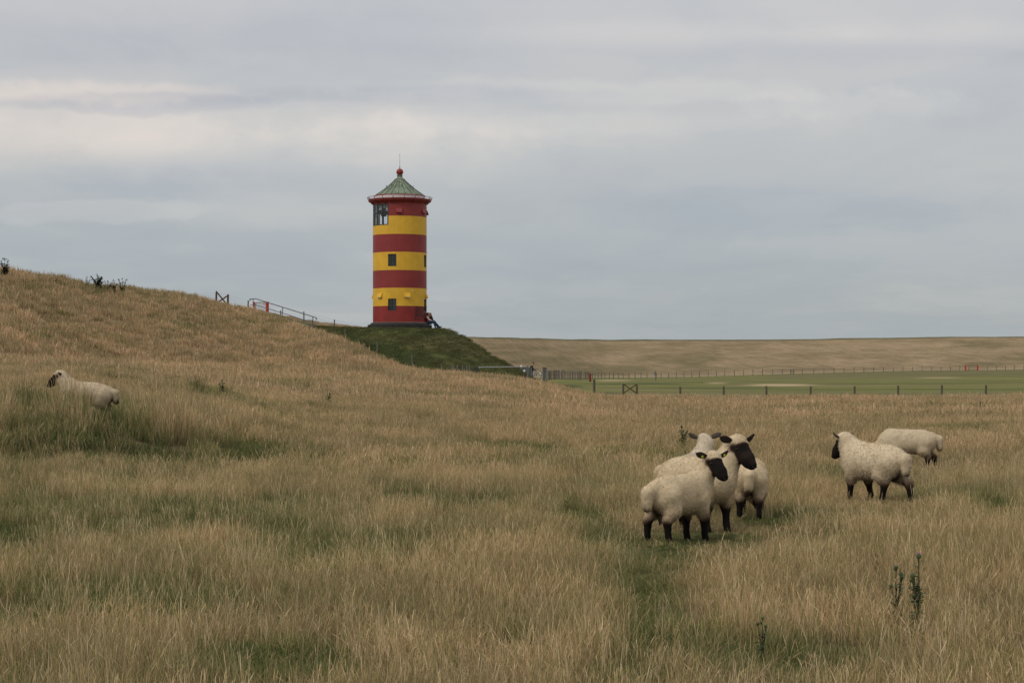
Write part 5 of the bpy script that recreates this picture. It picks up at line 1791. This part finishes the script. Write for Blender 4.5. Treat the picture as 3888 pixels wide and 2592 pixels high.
def weed(label, base, h, w, nst, leafs, mat, spiky=True, blooms=1, single=False, seed=0, name='thistle', lw=.16, group=None):
    rng = random.Random(seed)
    e = empty(name, base); tag(e, label, 'thistle' if name == 'thistle' else ('bush' if name == 'bush' else 'weed'), group)
    tips, allp = [], []
    for s_i in range(nst):
        a = rng.uniform(0, 6.28); hh = h * (1 if s_i == 0 else rng.uniform(.5, .95)); sp = 0 if s_i == 0 else w * .5 * rng.uniform(.5, 1)
        st = Vector((0, 0, -.05)) if nst < 5 else Vector((math.cos(a) * w * .18, math.sin(a) * w * .18, -.05))
        md = Vector((math.cos(a) * sp * .35, math.sin(a) * sp * .35, hh * .5)); tp = Vector((math.cos(a) * sp, math.sin(a) * sp, hh))
        pts = [st, md, tp]
        m = MB(); m.path(pts, [h * .012 + .002, h * .009 + .0015, h * .005 + .001], 5); m.obj('stem', M_STEM, e)
        tips.append(tp)
        for k in range(leafs):
            u = rng.uniform(.12, .97); p = st.lerp(md, u * 2) if u < .5 else md.lerp(tp, u * 2 - 1)
            allp.append((p, u))
    if single:
        lms = [leaf_me(1, .2, spiky).me('leaf') for _ in range(1)]
        for p, u in allp:
            o = link('leaf', lms[0], mat, e); o.location = p
            s_ = h * lw * (1.25 - .6 * u) * rng.uniform(.7, 1.3); o.scale = (s_, s_, s_); o.rotation_euler = (rng.uniform(-.4, .4), rng.uniform(-.7, .3), rng.uniform(0, 6.28))
    else:
        m = MB(); src = leaf_me(1, .22, spiky)
        for p, u in allp:
            s_ = h * lw * (1.2 - .5 * u) * rng.uniform(.7, 1.3)
            Mx = Matrix.Translation(p) @ Matrix.Rotation(rng.uniform(0, 6.28), 4, 'Z') @ Matrix.Rotation(rng.uniform(-.8, .3), 4, 'Y') @ Matrix.Rotation(rng.uniform(-.4, .4), 4, 'X') @ Matrix.Scale(s_, 4)
            m.add([Mx @ v for v in src.v], src.f)
        tag(m.obj('leaves', mat, e), kind='stuff')
    for i, tp in enumerate(tips):
        if name == 'bush': break
        b = MB(); r = h * .024 + .003; b.sphere(tp, r, 9, 7, (1, 1, 1.25))
        for k in range(14):
            a = rng.uniform(0, 6.28); zz = rng.uniform(-.8, .8); dd = Vector((math.cos(a), math.sin(a), zz)).normalized()
            b.tube(tp + dd * r * .8, tp + dd * r * 1.6, r * .12, r * .02, 3, False)
        bo = b.obj('flower_head', mat, e)
        if i < blooms:
            b = MB()
            for k in range(16):
                a = rng.uniform(0, 6.28); dd = Vector((math.cos(a) * .45, math.sin(a) * .45, 1)).normalized(); b.tube(tp + dd * r * .9, tp + dd * r * 2.1, r * .14, r * .05, 3, False)
            b.obj('bloom', M_PURP, bo)
    return e


def gb(px, D): return Vector((X(px, D), D, zf(X(px, D), D)))


weed('tall dark green thistle with a small purple bloom, lower right of the picture', gb(3488, 12.6), .54, .12, 4, 30, M_THL, True, 2, True, 1, lw=.115)
weed('shorter dark thistle left of the tall purple topped one', gb(3402, 12.9), .43, .11, 4, 16, M_THL, True, 0, True, 2, lw=.12)
weed('low dark thistle half sunk in straw, bottom right of centre', gb(2895, 11.6), .27, .10, 3, 14, M_THL, True, 0, True, 3, lw=.16)
weed('bushy green thistle standing behind the sheep facing away', gb(2588, 40.0), .56, .26, 6, 16, M_THL2, True, 1, False, 4, lw=.2)
weed('small thistle behind the back of the big white sheep', gb(3352, 38.5), .50, .34, 6, 10, M_THL2, True, 0, False, 5, lw=.2)
D_ = 56
weed('sparse thistles at far right in the pasture before the fence', gb(3722, 80), .55, .9, 8, 9, M_THL2, True, 0, False, 6, lw=.2)
weed('pair of tiny weeds in the straw right of centre, farthest out', gb(2622, 75), .42, .7, 6, 6, M_THL2, True, 0, False, 7, lw=.2)
weed('short weed at right between fence and grazing sheep', gb(3367, 92), .34, .8, 7, 7, M_THL2, True, 0, False, 17, lw=.25)
weed('single round weed in the straw above the grazing sheep', gb(3708, 62), .42, .1, 2, 10, M_THL2, True, 0, False, 18, lw=.22)
for i, (px, py, h_, w_, lb) in enumerate(((845, 1502, .48, .3, 'low green thistle in the left middle of the pasture'), (1245, 1548, .50, .22, 'thin upright thistle below the mound in the pasture'), (1165, 1492, .42, .22, 'faint small thistle left above the thin upright one'), (1252, 1482, .36, .15, 'smallest weed right above the thin upright thistle'))):
    weed(lb, hit(px, py, 30), h_, w_, 5, 12, M_THL2, True, 0, False, 20 + i, lw=.2)
hill = [(18, 1056, .95, .55, 9, 26, 'bush', 'dark leafy bush at the left edge of the hill crest', M_BUSHL), (48, 1060, .42, .18, 4, 10, 'weed', 'small dark weed right beside the leftmost hill bush', M_BUSHL), (68, 1066, .38, .2, 4, 6, 'weed', 'thin pale weed on the hill, second right of the leftmost bush', M_THL2),
        (210, 1081, .50, .55, 7, 10, 'weed', 'forked weed by itself on the left hill slope', M_BUSHL), (332, 1086, .52, .32, 6, 10, 'weed', 'thin weed directly left of the darkest hill bush', M_BUSHL), (370, 1094, .76, .75, 12, 46, 'bush', 'darkest and largest bush on the hill crest', M_BUSHL),
        (408, 1104, .56, .5, 8, 22, 'weed', 'green weed clump directly right of the darkest hill bush', M_BUSHL), (430, 1108, .66, .5, 8, 20, 'weed', 'taller green weed clump in the middle of the hill row', M_BUSHL), (465, 1112, .78, .65, 9, 12, 'weed', 'loose pale weed clump at the right end of the hill row', M_THL2),
        (508, 1098, .28, .12, 3, 6, 'weed', 'tiny weed on the crest between the row and the hill fence', M_BUSHL), (355, 1130, .50, .2, 4, 8, 'weed', 'small weed below the darkest hill bush', M_THL2), (374, 1158, .34, .2, 4, 6, 'weed', 'faint weed low on the hill below the bushes', M_THL2),
        (762, 1244, .46, .22, 4, 12, 'weed', 'dark weed in the middle of the hill slope', M_THL2), (690, 1380, .5, .5, 7, 12, 'weed', 'dark weed patch at the foot of the hill', M_THL2), (955, 1345, .42, .4, 6, 8, 'weed', 'small weed on the lower slope toward the mound', M_THL2), (1205, 1360, .36, .25, 4, 8, 'weed', 'faint weed on the lower slope just before the green mound', M_THL2)]
for i, (px, py, h_, w_, ns, nl, nm, lb, mt) in enumerate(hill):
    b_ = hit(px, py + 6, 45, 150)
    weed(lb, b_, h_ * (1.35 if i < 10 else .95), w_ * 1.2, ns, nl, mt, nm != 'bush', 0, False, 40 + i, nm, lw=.16)
